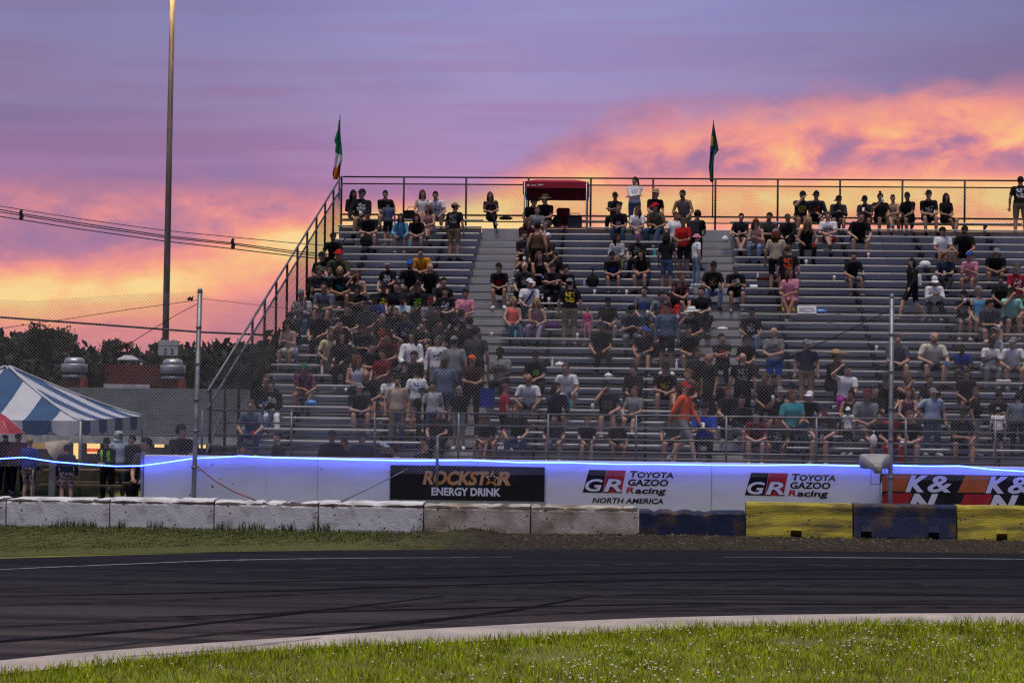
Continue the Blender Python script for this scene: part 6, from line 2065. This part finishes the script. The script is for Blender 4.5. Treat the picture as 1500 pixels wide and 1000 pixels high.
# beige parasol folded over on the ground at the left, and picnic table behind the fence
q = onY(82, 668, 45.9)
bp_ = empty('beige_umbrella', (q.x, 45.9, gz(46))); tag(bp_, 'beige half closed umbrella tilted behind the fence on the left', 'umbrella')
zc_ = q.z - gz(46)
vs, fs = [], []
tip = Vector((.32, 0, zc_ + .33)); ctr = Vector((-.05, 0, zc_ + .05)); ax = (tip - ctr).normalized(); u = ax.cross(Vector((0, 1, 0))).normalized(); v = Vector((0, 1, 0))
for i in range(6):
    t = i / 5
    for k in range(16):
        a_ = 2 * math.pi * k / 16
        r_ = .32 * t ** .8 * (1 - .12 * (k % 2))
        vs.append(tip.lerp(ctr - ax * .0, t) + u * (r_ * math.cos(a_)) + v * (r_ * math.sin(a_)))
for i in range(5):
    fs += [(i * 16 + k, i * 16 + (k + 1) % 16, (i + 1) * 16 + (k + 1) % 16, (i + 1) * 16 + k) for k in range(16)]
MB().add(vs, fs, True).build('canopy', cloth('beige'), bp_)
MB().tube([tip, ctr - ax * .55], .012, 6).tube([ctr - ax * .55, (ctr.x - ax.x * .55 - .02, 0, 0)], .012, 6).build('shaft', M_galv, bp_)
pq = onY(125, 705, 46.6)
pt_ = empty('picnic_table', (pq.x, 46.8, gz(47))); tag(pt_, 'weathered wooden picnic table behind the fence at the left', 'table')
M_wood = pmat('weathered_wood', (.12, .085, .06), .85, var=.3, scale=3, stretch=(.4, 4, 4))
for k in range(5):
    MB().bbox((-.9, -.36 + k * .145, .70), (.9, -.225 + k * .145, .74), .006).build('tabletop_plank', M_wood, pt_)
for sy in (-.68, .50):
    MB().bbox((-.9, sy, .40), (.9, sy + .22, .44), .006).build('bench_plank', M_wood, pt_)
for sx in (-.65, .65):
    MB().tube([(sx, -.55, 0), (sx, -.15, .695)], .035, 4, False).tube([(sx, .55, 0), (sx, .15, .695)], .035, 4, False).build('leg', M_wood, pt_)
    MB().bbox((sx - .03, -.70, .33), (sx + .03, .70, .395), .005).build('cross_beam', M_wood, pt_)

# ------------------------------------------------------------------ labels for the people
def topname(d):
    w = d['top'].split()
    return ' '.join(w[:-1]).replace('-', ' ') + {'tee': ' tee', 'long': ' long sleeves', 'tank': ' tank top'}[w[-1]]
def headname(d):
    w = d['head'].split()
    return {'short': 'short hair', 'curly': 'curly hair', 'long': 'long %s hair' % w[-1], 'pony': 'ponytail', 'bun': 'hair in bun', 'cap': '%s cap' % w[-1], 'beanie': 'grey beanie', 'bucket': 'pink bucket hat',
            'straw': 'white straw hat' if w[-1] == 'white' else 'straw hat', 'widehat': 'wide black hat', 'sombrero': 'straw sombrero', 'bandana': '%s bandana' % w[-1], 'hood': 'hood up', 'bald': 'bald head'}[w[0]]
def botname(d):
    return {'tan none': 'bare legs', 'light-jeans': 'light jeans'}.get(d['bot'], d['bot'].replace('-', ' '))
def extra(d):
    for e in d['ex'].split(','):
        e = e.strip()
        for k, f in (('print', 'with %s print'), ('pback', 'with %s back print'), ('emblem', 'with round %s emblem'), ('vest', 'with %s vest stripes')):
            if e.startswith(k + ' '): return f % e.split()[1].replace('-', ' ')
        if e == 'clawmark': return 'with green claw mark'
        if e == 'strap': return 'with dark strap'
        if e == 'backpack': return 'with backpack'
        if e == 'shoulderbag': return 'with white shoulder bag'
        if e == 'shoes yellow': return 'with yellow shoes'
        if e == 'glasses hung': return 'with hanging sunglasses'
    return ''
ACT = {'ss': 'sitting', 'sm': 'sitting', 'st': 'sitting', 'sk': 'sitting', 'sr': 'sitting', 'sl': 'sitting', 'sa': 'sitting', 'sp': 'sitting', 'sf': 'sitting', 'su': 'sitting', 'sc': 'sitting', 'sx': 'sitting', 'td': 'standing', 'tf': 'standing', 'tp': 'standing', 'th': 'standing', 'wk': 'walking'}
POSEW = {'sa': 'arms crossed', 'sp': 'head bowed', 'sf': 'hand at face', 'su': 'hand raised', 'sc': 'holding cup', 'sx': 'legs crossed', 'tf': 'arms folded', 'th': 'hand on hip'}
from collections import Counter, defaultdict
tops = Counter(topname(d) for d in lines)
who = lambda d: 'child' if 'kid' in d['ex'] else 'person'
for d in lines:
    d['lm'] = ('%s in %s' % (who(d), topname(d))) if tops[topname(d)] == 1 else None
LMS = [(d['x'], d['y'] + 25, d['lm'], d['i']) for d in lines if d['lm']] + [(812, 290, 'the red canopy', -1), (710, 583, 'the blue stadium seat', -1), (1182, 450, 'the paper sign', -1), (497, 240, 'the left flag', -1), (1044, 240, 'the middle flag', -1)]
hats = Counter(headname(d) for d in lines)
for d in lines:
    if not d['lm'] and hats[headname(d)] == 1 and d['head'].split()[0] not in ('bald', 'short'):
        LMS.append((d['x'], d['y'] + 25, '%s with %s' % (who(d), headname(d)), d['i']))
def looks(d):
    e = extra(d); p = POSEW.get(d['code'], '')
    t = '%s %s in %s' % (who(d), ACT[d['code']], topname(d))
    if e: t += ' ' + e
    out = [t + ', ' + headname(d)]
    if p: out.append(t + ', ' + headname(d) + ', ' + p)
    out.append(t + ', ' + headname(d) + ', ' + botname(d))
    if p: out.append(t + ', ' + headname(d) + ', ' + botname(d) + ', ' + p)
    return out
cnt = Counter()
for d in lines:
    for l in set(looks(d)): cnt[l] += 1
def sector(dx_, dy_):
    if abs(dx_) >= abs(dy_): return 'right of' if dx_ > 0 else 'left of'
    return 'behind' if dy_ < 0 else 'in front of'
used = set()
for d in lines:
    L_ = looks(d); lab = None
    for l in (L_[-1:] if len(L_[-1].split()) <= 15 else L_[:1]) + L_[::-1]:
        if cnt[l] == 1 and len(l.split()) <= 16: lab = l; break
    if not lab:
        for l in L_:
            same = [q for q in lines if q is not d and l in looks(q)]
            c = []
            for (x, y, nm, i_) in LMS:
                if i_ == d['i'] or nm.split(' in ')[-1] in l: continue
                dx_, dy_ = d['x'] - x, d['y'] + 25 - y
                dist = math.hypot(dx_, dy_)
                s_ = sector(dx_, dy_)
                if any(sector(q['x'] - x, q['y'] + 25 - y) == s_ and math.hypot(q['x'] - x, q['y'] + 25 - y) < dist * 1.25 for q in same): continue
                t = '%s, %s %s' % (l, s_, nm)
                if len(t.split()) <= 16 and t not in used and dist < 260: c.append((dist + (40 if abs(abs(dx_) - abs(dy_)) < .3 * dist else 0), t))
            if c:
                lab = min(c)[1]; break
    if not lab:
        lab = '%s, row %d' % (L_[0], d['row'])
        print('LABEL?', lab)
    used.add(lab)
    tag(d['obj'], lab, 'person', 'people behind the safety fence' if d['Y'] is not None else 'spectators on the grandstand')
import os
if os.environ.get('DBG'):
    for d in lines:
        if abs(d['err']) > .05: print('ERR %.2f k %.2f row %d %s %s' % (d['err'], d['k'], d['row'], (d['x'], d['y']), d['obj']['label']))
